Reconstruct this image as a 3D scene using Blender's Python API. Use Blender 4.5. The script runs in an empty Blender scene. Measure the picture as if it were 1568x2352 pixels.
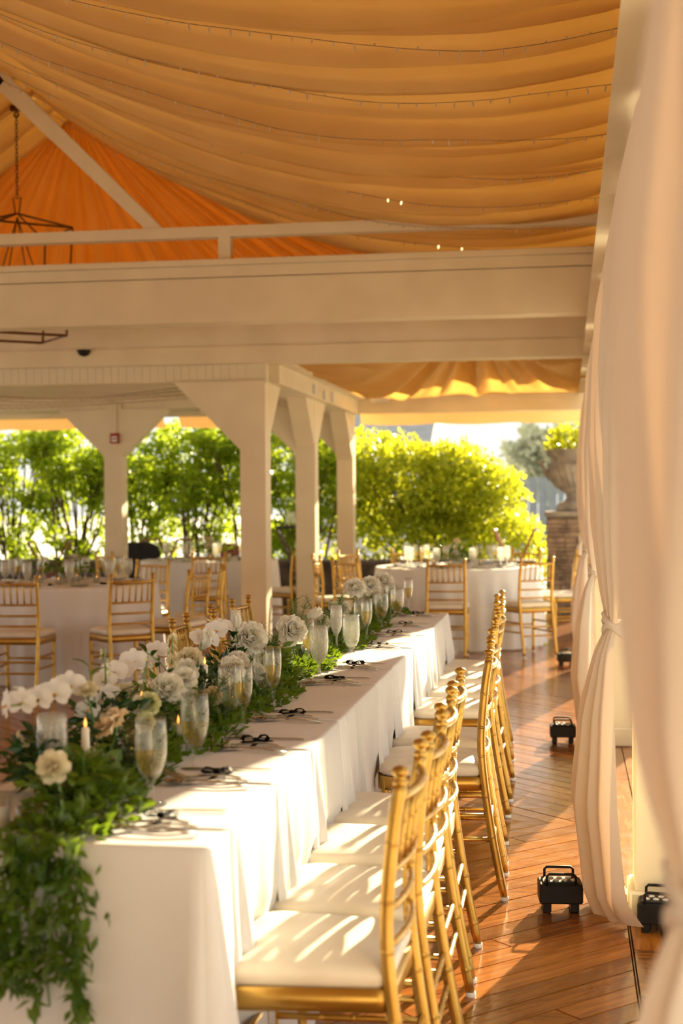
import bpy, math, random
import numpy as np
from mathutils import Vector, Matrix
R = random.Random(7)
NR = np.random.RandomState(7)
PI = math.pi
sc = bpy.context.scene
C = sc.collection
rad = math.radians

# ------------------------------------------------------------------ camera, sky, sun, exposure
CAM_H = 1.45
cam_d = bpy.data.cameras.new('camera')
cam = bpy.data.objects.new('camera', cam_d)
C.objects.link(cam)
sc.camera = cam
cam_d.sensor_width = 36; cam_d.sensor_fit = 'AUTO'; cam_d.lens = 3267 / 2352 * 36
cam_d.clip_start = 0.05; cam_d.clip_end = 400
yaw, pitch, roll = math.atan(519 / 3267), -math.atan(34 / 3267), rad(0.4)
fwd = Vector((-math.sin(yaw) * math.cos(pitch), math.cos(yaw) * math.cos(pitch), math.sin(pitch)))
rgt = Vector((math.cos(yaw), math.sin(yaw), 0)); upv = rgt.cross(fwd)
r2 = rgt * math.cos(roll) - upv * math.sin(roll); u2 = upv * math.cos(roll) + rgt * math.sin(roll)
M = Matrix((r2, u2, -fwd)).transposed().to_4x4(); M.translation = Vector((0, 0, CAM_H))
cam.matrix_world = M
cam_d.dof.use_dof = True; cam_d.dof.focus_distance = 5.3; cam_d.dof.aperture_fstop = 2.8

world = bpy.data.worlds.new('world'); sc.world = world; world.use_nodes = True
bgn = world.node_tree.nodes['Background']
bgn.inputs[0].default_value = (1.0, 0.97, 0.88, 1); bgn.inputs[1].default_value = 1.45

SUN_EL, SUN_AZ = rad(16.8), Vector((0.245, 0.97, 0)).normalized()
sun_d = bpy.data.lights.new('sun', 'SUN'); sun_d.energy = 26; sun_d.angle = rad(0.6); sun_d.color = (1.0, 0.83, 0.52)
sun = bpy.data.objects.new('sun', sun_d); C.objects.link(sun)
sdir = SUN_AZ * math.cos(SUN_EL) + Vector((0, 0, math.sin(SUN_EL)))
sun.rotation_euler = sdir.to_track_quat('Z', 'Y').to_euler(); sun.location = sdir * 40

vs = sc.view_settings
vs.view_transform = 'Standard'; vs.look = 'None'; vs.gamma = 1; vs.use_curve_mapping = False; vs.exposure = -0.3
cy = sc.cycles
cy.use_denoising = True; cy.max_bounces = 6; cy.diffuse_bounces = 4; cy.glossy_bounces = 3; cy.transmission_bounces = 4
cy.use_adaptive_sampling = True; cy.adaptive_threshold = .1; cy.adaptive_min_samples = 12
cy.transparent_max_bounces = 16; cy.caustics_reflective = False; cy.caustics_refractive = False; cy.sample_clamp_indirect = 6

# ------------------------------------------------------------------ materials
MT = {}
def base_mat(name):
    m = bpy.data.materials.new(name); m.use_nodes = True
    nt = m.node_tree; b = nt.nodes['Principled BSDF']; out = nt.nodes['Material Output']
    MT[name] = m
    return m, nt, b, out
def noise_col(nt, c1, c2, scale, stretch=(1, 1, 1), detail=1, coord='Object', lo=.35, hi=.65):
    tc = nt.nodes.new('ShaderNodeTexCoord'); mp = nt.nodes.new('ShaderNodeMapping')
    mp.inputs['Scale'].default_value = stretch
    nz = nt.nodes.new('ShaderNodeTexNoise'); nz.inputs['Scale'].default_value = scale; nz.inputs['Detail'].default_value = detail
    rp = nt.nodes.new('ShaderNodeValToRGB')
    rp.color_ramp.elements[0].position = lo; rp.color_ramp.elements[1].position = hi
    rp.color_ramp.elements[0].color = (*c1, 1); rp.color_ramp.elements[1].color = (*c2, 1)
    L = nt.links.new
    L(tc.outputs[coord], mp.inputs[0]); L(mp.outputs[0], nz.inputs['Vector']); L(nz.outputs['Fac'], rp.inputs[0])
    return rp, nz, mp
def add_bump(nt, b, mp, scale, dist, strength=1.0):
    nz = nt.nodes.new('ShaderNodeTexNoise'); nz.inputs['Scale'].default_value = scale; nz.inputs['Detail'].default_value = 2
    bp = nt.nodes.new('ShaderNodeBump'); bp.inputs['Distance'].default_value = dist; bp.inputs['Strength'].default_value = strength
    nt.links.new(mp.outputs[0], nz.inputs['Vector']); nt.links.new(nz.outputs['Fac'], bp.inputs['Height'])
    nt.links.new(bp.outputs[0], b.inputs['Normal'])
    return bp
def pmat(name, c1, c2=None, scale=6, rough=.5, metal=0., bump=0., bscale=60, coat=0., stretch=(1, 1, 1), spec=.5, coord='Object'):
    m, nt, b, out = base_mat(name)
    rp, nz, mp = noise_col(nt, c1, c2 or tuple(x * .88 for x in c1), scale, stretch, coord=coord)
    nt.links.new(rp.outputs[0], b.inputs['Base Color'])
    b.inputs['Roughness'].default_value = rough; b.inputs['Metallic'].default_value = metal
    b.inputs['Coat Weight'].default_value = coat; b.inputs['Coat Roughness'].default_value = .08
    b.inputs['Specular IOR Level'].default_value = spec
    if bump: add_bump(nt, b, mp, bscale, bump)
    return m
def thin_mat(name, c1, c2, scale, tcol, tfac, rough=.8, spec=.2, bump=0, bscale=200, lo=.35, hi=.65, coord='Object'):
    """cloth, leaf or petal: reflects on both sides and lets some light through"""
    m, nt, b, out = base_mat(name)
    rp, nz, mp = noise_col(nt, c1, c2, scale, lo=lo, hi=hi, coord=coord)
    nt.links.new(rp.outputs[0], b.inputs['Base Color'])
    b.inputs['Roughness'].default_value = rough; b.inputs['Specular IOR Level'].default_value = spec
    if bump: add_bump(nt, b, mp, bscale, bump)
    t = nt.nodes.new('ShaderNodeBsdfTranslucent'); mx = nt.nodes.new('ShaderNodeMixShader'); mx.inputs[0].default_value = tfac
    mul = nt.nodes.new('ShaderNodeMixRGB'); mul.blend_type = 'MIX'; mul.inputs[0].default_value = .75
    mul.inputs[2].default_value = (*tcol, 1)
    L = nt.links.new
    L(rp.outputs[0], mul.inputs[1]); L(mul.outputs[0], t.inputs[0])
    L(b.outputs[0], mx.inputs[1]); L(t.outputs[0], mx.inputs[2]); L(mx.outputs[0], out.inputs[0])
    return m
def glass_mat(name, tint, frost=0., fcol=(.9, .88, .8), lo=1.5):
    m, nt, b, out = base_mat(name)
    nt.nodes.remove(b)
    tr = nt.nodes.new('ShaderNodeBsdfTransparent'); tr.inputs[0].default_value = (*tint, 1)
    gl = nt.nodes.new('ShaderNodeBsdfGlossy'); gl.inputs['Roughness'].default_value = .03
    lw = nt.nodes.new('ShaderNodeLayerWeight'); lw.inputs[0].default_value = .5
    pw = nt.nodes.new('ShaderNodeMath'); pw.operation = 'POWER'; pw.inputs[1].default_value = 2.4
    fr = nt.nodes.new('ShaderNodeMapRange'); fr.inputs[3].default_value = .035 if lo > 1.3 else .01; fr.inputs[4].default_value = .75 if lo > 1.3 else .12
    mx = nt.nodes.new('ShaderNodeMixShader'); L = nt.links.new
    L(lw.outputs['Facing'], pw.inputs[0]); L(pw.outputs[0], fr.inputs[0])
    L(fr.outputs[0], mx.inputs[0]); L(gl.outputs[0], mx.inputs[2])
    if frost:
        d = nt.nodes.new('ShaderNodeBsdfDiffuse'); d.inputs[0].default_value = (*fcol, 1)
        t = nt.nodes.new('ShaderNodeBsdfTranslucent'); t.inputs[0].default_value = (*fcol, 1)
        a = nt.nodes.new('ShaderNodeMixShader'); a.inputs[0].default_value = .6
        L(d.outputs[0], a.inputs[1]); L(t.outputs[0], a.inputs[2])
        tc = nt.nodes.new('ShaderNodeTexCoord'); nz = nt.nodes.new('ShaderNodeTexNoise'); nz.inputs['Scale'].default_value = 260
        mr = nt.nodes.new('ShaderNodeMapRange'); mr.inputs[1].default_value = .3; mr.inputs[2].default_value = .7
        mr.inputs[3].default_value = frost * (.75 if frost > .1 else 1); mr.inputs[4].default_value = frost * (1.25 if frost > .1 else 1)
        L(tc.outputs['Object'], nz.inputs['Vector']); L(nz.outputs['Fac'], mr.inputs[0])
        mf = nt.nodes.new('ShaderNodeMixShader'); L(mr.outputs[0], mf.inputs[0]); L(tr.outputs[0], mf.inputs[1]); L(a.outputs[0], mf.inputs[2])
        L(mf.outputs[0], mx.inputs[1])
    else:
        L(tr.outputs[0], mx.inputs[1])
    L(mx.outputs[0], out.inputs[0])
    return m
def emit_mat(name, col, s):
    m, nt, b, out = base_mat(name)
    b.inputs['Base Color'].default_value = (*col, 1); b.inputs['Emission Color'].default_value = (*col, 1); b.inputs['Emission Strength'].default_value = s
    return m
def wood_floor(name):
    m, nt, b, out = base_mat(name)
    L = nt.links.new
    rp, nz, mp = noise_col(nt, (.20, .056, .006), (.44, .150, .018), 3.0, (1, 1, 1), 3, lo=.3, hi=.7)
    # grain runs along each board: local x of the board
    mp.inputs['Scale'].default_value = (1.2, 16, 1)
    oi = nt.nodes.new('ShaderNodeObjectInfo')
    hs = nt.nodes.new('ShaderNodeHueSaturation')
    mr = nt.nodes.new('ShaderNodeMapRange'); mr.inputs[3].default_value = .62; mr.inputs[4].default_value = 1.35
    L(oi.outputs['Random'], mr.inputs[0]); L(mr.outputs[0], hs.inputs['Value']); L(rp.outputs[0], hs.inputs['Color'])
    L(hs.outputs[0], b.inputs['Base Color'])
    rr = nt.nodes.new('ShaderNodeMapRange'); rr.inputs[3].default_value = .13; rr.inputs[4].default_value = .30
    n2 = nt.nodes.new('ShaderNodeTexNoise'); n2.inputs['Scale'].default_value = 9
    tc = nt.nodes.new('ShaderNodeTexCoord'); L(tc.outputs['Object'], n2.inputs['Vector']); L(n2.outputs['Fac'], rr.inputs[0])
    L(rr.outputs[0], b.inputs['Roughness'])
    b.inputs['Coat Weight'].default_value = .5; b.inputs['Coat Roughness'].default_value = .13; b.inputs['Specular IOR Level'].default_value = .4
    n3 = nt.nodes.new('ShaderNodeTexNoise'); n3.inputs['Scale'].default_value = 14; n3.inputs['Detail'].default_value = 1
    bp = nt.nodes.new('ShaderNodeBump'); bp.inputs['Distance'].default_value = .0016; bp.inputs['Strength'].default_value = .8
    L(tc.outputs['Object'], n3.inputs['Vector']); L(n3.outputs['Fac'], bp.inputs['Height'])
    L(bp.outputs[0], b.inputs['Normal']); L(bp.outputs[0], b.inputs['Coat Normal'])
    return m
wood_floor('floor_wood')
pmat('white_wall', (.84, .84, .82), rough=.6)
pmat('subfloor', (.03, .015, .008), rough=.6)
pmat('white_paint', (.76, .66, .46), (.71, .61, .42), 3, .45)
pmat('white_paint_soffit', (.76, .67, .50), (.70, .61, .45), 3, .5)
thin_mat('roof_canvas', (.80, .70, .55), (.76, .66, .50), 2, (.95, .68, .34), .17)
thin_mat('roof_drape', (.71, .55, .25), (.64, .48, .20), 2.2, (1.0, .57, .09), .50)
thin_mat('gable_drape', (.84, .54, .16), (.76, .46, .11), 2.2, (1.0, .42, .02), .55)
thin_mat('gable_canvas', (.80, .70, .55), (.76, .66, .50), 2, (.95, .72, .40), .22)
thin_mat('curtain', (.85, .77, .66), (.81, .72, .60), 2.0, (1.0, .50, .15), .055)
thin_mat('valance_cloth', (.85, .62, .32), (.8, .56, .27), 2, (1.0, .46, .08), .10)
thin_mat('tablecloth', (.86, .85, .84), (.80, .79, .78), 3, (.9, .86, .8), .12)
thin_mat('napkin_cloth', (.87, .86, .86), (.82, .81, .81), 8, (.9, .87, .83), .12)
pmat('gold', (.58, .35, .075), (.49, .28, .05), 9, .30, .80, coat=.12)
pmat('gold_dark', (.42, .25, .08), (.34, .2, .06), 9, .35, .6)
pmat('cushion', (.82, .75, .62), (.76, .68, .55), 10, .5)
pmat('glide', (.85, .83, .8), rough=.4)
pmat('black_plastic', (.010, .009, .008), (.016, .014, .012), 12, .5, spec=.25)
pmat('black_ribbon', (.006, .006, .007), rough=.7, spec=.08)
pmat('lens_led', (.75, .75, .7), rough=.08, metal=.6)
pmat('silver', (.62, .58, .52), (.55, .5, .45), 20, .18, 1.0)
pmat('iron', (.12, .05, .02), (.18, .085, .03), 20, .4, .7)
pmat('dark_stone', (.07, .055, .045), (.13, .10, .08), 5, .8)
pmat('ledge_stone', (.14, .10, .07), (.30, .21, .14), 6, .8, bump=.004, bscale=25)
pmat('urn_stone', (.20, .17, .14), (.32, .28, .23), 8, .8, bump=.003, bscale=30)
pmat('soil', (.03, .02, .012), rough=.9)
pmat('red_wood', (.20, .035, .015), (.28, .06, .025), 5, .35, stretch=(1, 1, 8))
pmat('dark_wood', (.045, .018, .010), (.07, .03, .015), 5, .4, stretch=(1, 1, 8))
pmat('bark', (.07, .042, .025), (.12, .075, .045), 20, .8)
thin_mat('hedge_leaf', (.07, .15, .012), (.20, .29, .02), 9, (.62, .74, .03), .55, .35, .4)
thin_mat('bush_leaf', (.12, .19, .010), (.28, .33, .018), 7, (.78, .76, .03), .55, .35, .4)
thin_mat('garland_leaf', (.028, .085, .008), (.11, .19, .018), 14, (.36, .52, .02), .32, .3, .45)
thin_mat('dark_leaf', (.012, .045, .012), (.03, .08, .02), 10, (.10, .2, .02), .22, .25, .5)
thin_mat('bright_leaf', (.16, .30, .02), (.28, .42, .04), 10, (.6, .75, .05), .45, .35, .4)
thin_mat('fern_green', (.06, .11, .03), (.12, .17, .05), 20, (.3, .4, .08), .3, .5, .3)
pmat('stem_green', (.10, .20, .04), (.16, .26, .06), 12, .45)
thin_mat('petal_white', (.92, .90, .83), (.88, .86, .77), 14, (1, .96, .82), .34, .6, .2)
thin_mat('petal_cream', (.88, .82, .64), (.80, .74, .54), 14, (.95, .85, .55), .38, .6, .2)
thin_mat('petal_peach', (.90, .78, .58), (.86, .71, .48), 14, (1, .80, .5), .38, .6, .2)
thin_mat('petal_lime', (.74, .74, .46), (.66, .67, .36), 14, (.85, .85, .45), .38, .6, .2)
thin_mat('orchid_white', (.90, .88, .86), (.86, .84, .82), 20, (.95, .90, .82), .35, .55, .25)
pmat('orchid_lip', (.80, .50, .05), (.7, .35, .05), 40, .5)
pmat('wax', (.86, .80, .66), (.8, .73, .58), 10, .5)
emit_mat('flame', (1.0, .42, .08), 3)
emit_mat('bulb_lit', (1.0, .75, .35), 5)
pmat('bulb_off', (.62, .50, .34), rough=.2)
pmat('wire', (.30, .19, .10), rough=.6)
glass_mat('glass', (.975, .975, .96), .022, (1, .98, .93))
glass_mat('glass_clear', (.95, .95, .93), .03)
glass_mat('glass_frost', (.95, .95, .93), .24, (1, .98, .93))
glass_mat('champagne', (.96, .86, .52), .05, (1, .86, .45), 1.2)
glass_mat('water', (.97, .97, .93), .03, (1, .97, .9), 1.2)
pmat('plate_glass', (.5, .5, .46), rough=.05, metal=.3)
pmat('paving', (.80, .77, .72), (.74, .70, .65), 1.5, .85)
pmat('lawn', (.10, .15, .03), (.16, .2, .05), 3, .9)
pmat('fence_grey', (.22, .25, .28), (.28, .31, .34), 3, .8)
pmat('house_roof', (.30, .31, .33), (.36, .37, .39), 3, .8)
pmat('house_wall', (.60, .58, .55), rough=.8)
pmat('car_white', (.62, .70, .80), rough=.25, coat=.6)
pmat('car_glass', (.08, .10, .12), rough=.08)
pmat('tail_red', (.6, .03, .03), rough=.3)
pmat('alarm_red', (.35, .02, .015), rough=.35)
pmat('white_plastic', (.8, .78, .74), rough=.4)
pmat('far_leaf', (.45, .48, .34), (.55, .57, .42), 4, .8)  # distance haze is put into this pale leaf colour

# ------------------------------------------------------------------ mesh helpers
class G:
    """collects verts and faces"""
    def __init__(s): s.v = []; s.f = []
    def add(s, vs, fs):
        o = len(s.v); s.v += [tuple(p) for p in vs]; s.f += [tuple(i + o for i in f) for f in fs]; return s
    def box(s, x0, x1, y0, y1, z0, z1, bev=0):
        if bev:
            b = bev; P = [(x0 + b, y0, y1, x1 - b)]
            vs = []
            for z, i in ((z0, b), (z0 + b, 0), (z1 - b, 0), (z1, b)):
                X0, X1, Y0, Y1 = x0 + i, x1 - i, y0 + i, y1 - i
                c = b * .999 if i == 0 else b * .5
                vs += [(X0 + c, Y0, z), (X1 - c, Y0, z), (X1, Y0 + c, z), (X1, Y1 - c, z), (X1 - c, Y1, z), (X0 + c, Y1, z), (X0, Y1 - c, z), (X0, Y0 + c, z)]
            fs = [tuple(range(7, -1, -1)), tuple(range(24, 32))]
            for r in range(3):
                for k in range(8):
                    a = r * 8 + k; d = r * 8 + (k + 1) % 8; fs.append((a, d, d + 8, a + 8))
            return s.add(vs, fs)
        return s.add([(x0, y0, z0), (x1, y0, z0), (x1, y1, z0), (x0, y1, z0), (x0, y0, z1), (x1, y0, z1), (x1, y1, z1), (x0, y1, z1)],
                     [(3, 2, 1, 0), (4, 5, 6, 7), (0, 1, 5, 4), (1, 2, 6, 5), (2, 3, 7, 6), (3, 0, 4, 7)])
    def prism(s, poly, axis, a, b):
        """poly: 2d points (counter clockwise), extruded along axis from a to b"""
        def p(q, t):
            return (t, q[0], q[1]) if axis == 'x' else (q[0], t, q[1]) if axis == 'y' else (q[0], q[1], t)
        n = len(poly)
        vs = [p(q, a) for q in poly] + [p(q, b) for q in poly]
        fs = [tuple(range(n - 1, -1, -1)), tuple(range(n, 2 * n))] + [(i, (i + 1) % n, (i + 1) % n + n, i + n) for i in range(n)]
        return s.add(vs, fs)
    def tube(s, path, rr, seg=8, cap=True, closed=False):
        path = [Vector(p) for p in path]; n = len(path)
        if not hasattr(rr, '__len__'): rr = [rr] * n
        vs = []; fs = []; ref = None
        for i, p in enumerate(path):
            if closed: t = path[(i + 1) % n] - path[i - 1]
            else: t = path[min(i + 1, n - 1)] - path[max(i - 1, 0)]
            if t.length < 1e-9: t = Vector((0, 0, 1))
            t.normalize()
            if ref is None:
                ref = Vector((0, 0, 1)) if abs(t.z) < .9 else Vector((1, 0, 0))
            a = t.cross(ref).normalized(); b = a.cross(t); ref = b if abs(b.dot(t)) < .5 else ref
            ref = b
            for k in range(seg):
                an = 2 * PI * k / seg
                vs.append(p + (a * math.cos(an) + b * math.sin(an)) * rr[i])
        m = n if closed else n - 1
        for i in range(m):
            for k in range(seg):
                k2 = (k + 1) % seg; j = (i + 1) % n
                fs.append((i * seg + k, i * seg + k2, j * seg + k2, j * seg + k))
        if cap and not closed:
            fs.append(tuple(range(seg - 1, -1, -1))); fs.append(tuple((n - 1) * seg + k for k in range(seg)))
        return s.add(vs, fs)
    def lathe(s, prof, seg=20, c=(0, 0, 0), cap=False):
        vs = []; fs = []
        for r_, z in prof:
            for k in range(seg):
                a = 2 * PI * k / seg; vs.append((c[0] + r_ * math.cos(a), c[1] + r_ * math.sin(a), c[2] + z))
        for i in range(len(prof) - 1):
            for k in range(seg):
                k2 = (k + 1) % seg; fs.append((i * seg + k, i * seg + k2, (i + 1) * seg + k2, (i + 1) * seg + k))
        if cap:
            fs.append(tuple(range(seg - 1, -1, -1))); fs.append(tuple((len(prof) - 1) * seg + k for k in range(seg)))
        return s.add(vs, fs)
    def grid(s, fn, nu, nv):
        vs = [fn(i / nu, j / nv) for i in range(nu + 1) for j in range(nv + 1)]
        fs = [(i * (nv + 1) + j, (i + 1) * (nv + 1) + j, (i + 1) * (nv + 1) + j + 1, i * (nv + 1) + j + 1) for i in range(nu) for j in range(nv)]
        return s.add(vs, fs)
    def ribbon(s, path, wid, th, side=(0, 1, 0)):
        """closed strip of thickness th and width wid following path; width runs along side"""
        path = [Vector(p) for p in path]; n = len(path); sd = Vector(side).normalized()
        if not hasattr(wid, '__len__'): wid = [wid] * n
        vs = []; fs = []
        for i, p in enumerate(path):
            t = (path[min(i + 1, n - 1)] - path[max(i - 1, 0)]).normalized(); nn = t.cross(sd).normalized()
            w = sd * wid[i] / 2; h = nn * th / 2
            vs += [p - w - h, p + w - h, p + w + h, p - w + h]
        for i in range(n - 1):
            for k in range(4):
                k2 = (k + 1) % 4; fs.append((i * 4 + k, i * 4 + k2, i * 4 + 4 + k2, i * 4 + 4 + k))
        fs.append((3, 2, 1, 0)); o = (n - 1) * 4; fs.append((o, o + 1, o + 2, o + 3))
        return s.add(vs, fs)
    def xform(s, m, start=0):
        for i in range(start, len(s.v)): s.v[i] = tuple(m @ Vector(s.v[i]))
        return s
    def mesh(s, name, mat, smooth=True):
        me = bpy.data.meshes.new(name); me.from_pydata(s.v, [], s.f); me.update()
        if mat: me.materials.append(MT[mat])
        if smooth: me.polygons.foreach_set('use_smooth', [True] * len(me.polygons))
        return me
def link(o, parent=None, loc=None, rot=None, scale=None):
    C.objects.link(o)
    if parent: o.parent = parent
    if loc is not None: o.location = loc
    if rot is not None: o.rotation_euler = rot
    if scale is not None: o.scale = scale if hasattr(scale, '__len__') else (scale,) * 3
    return o
def ob(name, g, mat=None, parent=None, loc=None, rot=None, smooth=False, scale=None):
    me = g.mesh(name, mat, smooth) if isinstance(g, G) else g
    return link(bpy.data.objects.new(name, me), parent, loc, rot, scale)
def tag(o, label=None, cat=None, group=None, kind=None):
    if label: o['label'] = label
    if cat: o['category'] = cat
    if group: o['group'] = group
    if kind: o['kind'] = kind
    return o
def thing(name, label, cat, loc=(0, 0, 0), rz=0, group=None):
    o = bpy.data.objects.new(name, None); o.empty_display_size = .1
    link(o, None, loc, (0, 0, rz)); return tag(o, label, cat, group)
def copy_tree(o, parent=None):
    c = o.copy(); C.objects.link(c); c.parent = parent
    for ch in [x for x in o.children]: copy_tree(ch, c)
    return c
ORD = ['nearest', 'second', 'third', 'fourth', 'fifth', 'sixth', 'seventh', 'eighth', 'ninth', 'farthest']
def leaf_cloud(pts, dirs, L, W, fold=.25, rs=NR):
    """many kite leaves; pts, dirs: (n,3) arrays; L, W lengths"""
    n = len(pts); d = dirs / np.maximum(np.linalg.norm(dirs, axis=1, keepdims=True), 1e-9)
    rnd = rs.normal(size=(n, 3)); s = np.cross(d, rnd); s /= np.maximum(np.linalg.norm(s, axis=1, keepdims=True), 1e-9)
    u = np.cross(s, d)
    L = (np.ones(n) * L)[:, None] * rs.uniform(.7, 1.25, (n, 1)); W = L * W
    b = pts; t = pts + d * L; m = pts + d * L * .45 + u * W * fold * -.5
    l = m + s * W * .5 + u * W * fold; r = m - s * W * .5 + u * W * fold
    V = np.stack([b, l, t, r], 1).reshape(-1, 3)
    g = G(); g.v = [tuple(x) for x in V.tolist()]
    for i in range(n): g.f += [(4 * i, 4 * i + 1, 4 * i + 2), (4 * i, 4 * i + 2, 4 * i + 3)]
    return g

# ------------------------------------------------------------------ setting: ground, floor
ZR = [(.40, 3.54), (.235, 3.50), (-.05, 3.475), (-.35, 3.465), (-.64, 3.482), (-.97, 3.512), (-1.29, 3.562), (-1.63, 3.632), (-2.17, 3.775), (-2.60, 3.93), (-2.95, 4.07), (-3.48, 4.315), (-3.875, 4.53), (-4.354, 4.80)]
ZX = [-p[0] for p in ZR]; ZZ = [p[1] for p in ZR]
def roofz(x):
    if x < -4.354: x = -8.708 - x
    return float(np.interp(-x, ZX, ZZ))
RIDGE = -4.354; YB = 12.1
ob('ground', G().box(-60, 60, -30, 120, -.3, -.12), 'paving')['kind'] = 'structure'
bpy.data.objects['ground']['label'] = 'pale sunlit paving outside the pavilion'

lw_ = ob('lawn', G().box(-14, -.55, 18.35, 27, -.125, -.11), 'lawn'); lw_['kind'] = 'structure'; lw_['label'] = 'green lawn behind the hedge'
floor = ob('floor', G().box(-9.2, .55, -2.2, 17.5, -.12, -.021), 'subfloor'); floor['kind'] = 'structure'; floor['label'] = 'polished brown wooden plank floor laid in a chevron'
def clip(poly, axis, val, keep_less):
    out = []
    for i in range(len(poly)):
        a, b = poly[i], poly[(i + 1) % len(poly)]
        ia = (a[axis] <= val) == keep_less; ib = (b[axis] <= val) == keep_less
        if ia: out.append(a)
        if ia != ib:
            t = (val - a[axis]) / (b[axis] - a[axis]); out.append((a[0] + t * (b[0] - a[0]), a[1] + t * (b[1] - a[1])))
    return out
planks = []
PW = .098
def add_planks(ang, x0, x1, y0, y1, w=PW, l0=1.5, l1=2.6):
    ca, sa = math.cos(ang), math.sin(ang)
    cs = [(x, y) for x in (x0, x1) for y in (y0, y1)]
    us = [x * ca + y * sa for x, y in cs]; ws = [-x * sa + y * ca for x, y in cs]
    v = min(ws)
    while v < max(ws):
        u = min(us) - R.uniform(0, 2)
        while u < max(us):
            l = R.uniform(l0, l1); g_ = .0026
            q = [(u + g_, v + g_), (u + l - g_, v + g_), (u + l - g_, v + w - g_), (u + g_, v + w - g_)]
            q = [(a * ca - b * sa, a * sa + b * ca) for a, b in q]
            for ax, val, ls in ((0, x0, False), (0, x1, True), (1, y0, False), (1, y1, True)):
                if q: q = clip(q, ax, val, ls)
            if len(q) >= 3:
                cx = sum(p[0] for p in q) / len(q); cy_ = sum(p[1] for p in q) / len(q)
                planks.append((cx, cy_, ang, q))
            u += l
        v += w
add_planks(rad(45), -9.1, .190, -2.1, 6.365)
add_planks(rad(-45), -9.1, .190, 6.368, 17.4)
add_planks(rad(90), .195, .50, -2.1, 17.4, .1, 2, 3)
def seen(p):
    x, y = p[0], p[1]
    s = 0 if (-.75 < x < .5 and y > 3.6) else (1.2 if x < -1.5 and y > 6 else 2.5)
    return s * 4 + abs(y - 4.5) + (0 if y > 3.4 else 20)
planks.sort(key=seen)
rest = G()
for i, (cx, cy_, ang, q) in enumerate(planks):
    ca, sa = math.cos(-ang), math.sin(-ang); dz = R.uniform(-.0006, .0006)
    if i < 300:
        loc = [((x - cx) * ca - (y - cy_) * sa, (x - cx) * sa + (y - cy_) * ca) for x, y in q]
        ob('plank', G().prism(loc, 'z', -.021, dz), 'floor_wood', floor, (cx, cy_, 0), (0, 0, ang))
    else:
        rest.prism(q, 'z', -.021, dz)
o = ob('planks_remaining', rest, 'floor_wood', floor); o['kind'] = 'stuff'

# ------------------------------------------------------------------ setting: right side header, posts, beams, columns
def struct(name, g, mat, label, smooth=False):
    o = ob(name, g, mat, smooth=smooth); o['kind'] = 'structure'; o['label'] = label; return o
hx = lambda z: .112 * (z - CAM_H)
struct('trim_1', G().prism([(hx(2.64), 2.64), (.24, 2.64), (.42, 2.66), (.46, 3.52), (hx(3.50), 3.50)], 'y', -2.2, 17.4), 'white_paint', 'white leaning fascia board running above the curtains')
POSTS = [1.6, 5.0, 8.45, 11.9, 15.3]
for i, y in enumerate(POSTS):
    p = thing('curtain_post', '%s white square post behind the tied curtains' % ['nearest', 'second', 'third', 'fourth', 'farthest'][i], 'post', (.32, y, 0), 0, 'posts along the curtain side')
    ob('shaft', G().box(-.10, .10, -.10, .10, .105, 2.66, .006), 'white_paint', p)
    ob('plinth', G().box(-.12, .12, -.12, .12, 0, .11, .008), 'white_paint', p)
struct('wall_near', G().box(-9.2, -5.9, -2.4, -2.2, -.1, 3.6).box(-2.8, .5, -2.4, -2.2, -.1, 3.6).box(-5.9, -2.8, -2.4, -2.2, 2.6, 3.6), 'white_wall', 'white end wall with a wide doorway')  # unseen, added to cut the fill light from behind the camera
# big box beam and truss at Y = 10.5
Y5 = 10.5
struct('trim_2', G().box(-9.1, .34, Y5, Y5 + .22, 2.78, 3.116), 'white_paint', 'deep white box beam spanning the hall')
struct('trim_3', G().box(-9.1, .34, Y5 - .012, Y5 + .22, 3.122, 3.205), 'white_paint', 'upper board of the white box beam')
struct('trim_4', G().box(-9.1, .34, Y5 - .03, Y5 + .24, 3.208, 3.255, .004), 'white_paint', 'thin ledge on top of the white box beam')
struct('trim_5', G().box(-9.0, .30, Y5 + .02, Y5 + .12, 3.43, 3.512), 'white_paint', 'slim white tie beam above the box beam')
struct('trim_6', G().box(-2.605, -2.51, Y5 + .025, Y5 + .115, 3.255, 3.43), 'white_paint', 'short white strut between tie beam and box beam')
struct('trim_7', G().box(-6.2, -6.1, Y5 + .025, Y5 + .115, 3.255, 3.43), 'white_paint', 'short white strut left of the chandelier')
struct('trim_8', G().prism([(-3.04, 3.512), (-4.30, 4.77), (-4.354, 4.77), (-4.42, 4.70), (-3.18, 3.512)], 'y', Y5 + .03, Y5 + .11), 'white_paint', 'white diagonal truss brace rising to the ridge')
struct('trim_9', G().prism([(-5.53, 3.512), (-5.67, 3.512), (-4.408, 4.77), (-4.354, 4.77), (-4.30, 4.70)], 'y', Y5 + .03, Y5 + .11), 'white_paint', 'left white diagonal truss brace meeting at the ridge')
# beam line at Y = 12.1
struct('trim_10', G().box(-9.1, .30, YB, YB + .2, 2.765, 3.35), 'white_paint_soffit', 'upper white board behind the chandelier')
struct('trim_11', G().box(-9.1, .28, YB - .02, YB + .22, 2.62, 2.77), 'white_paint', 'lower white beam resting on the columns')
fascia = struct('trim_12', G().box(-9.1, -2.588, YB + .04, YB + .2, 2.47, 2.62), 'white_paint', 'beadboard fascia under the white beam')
g_ = G().box(0, .0695, 0, .008, 0, .145, .002).mesh('board', 'white_paint', False)
for k in range(88): ob('board', g_, None, fascia, (-9.06 + k * .0715, YB + .034, 2.473))
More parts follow.
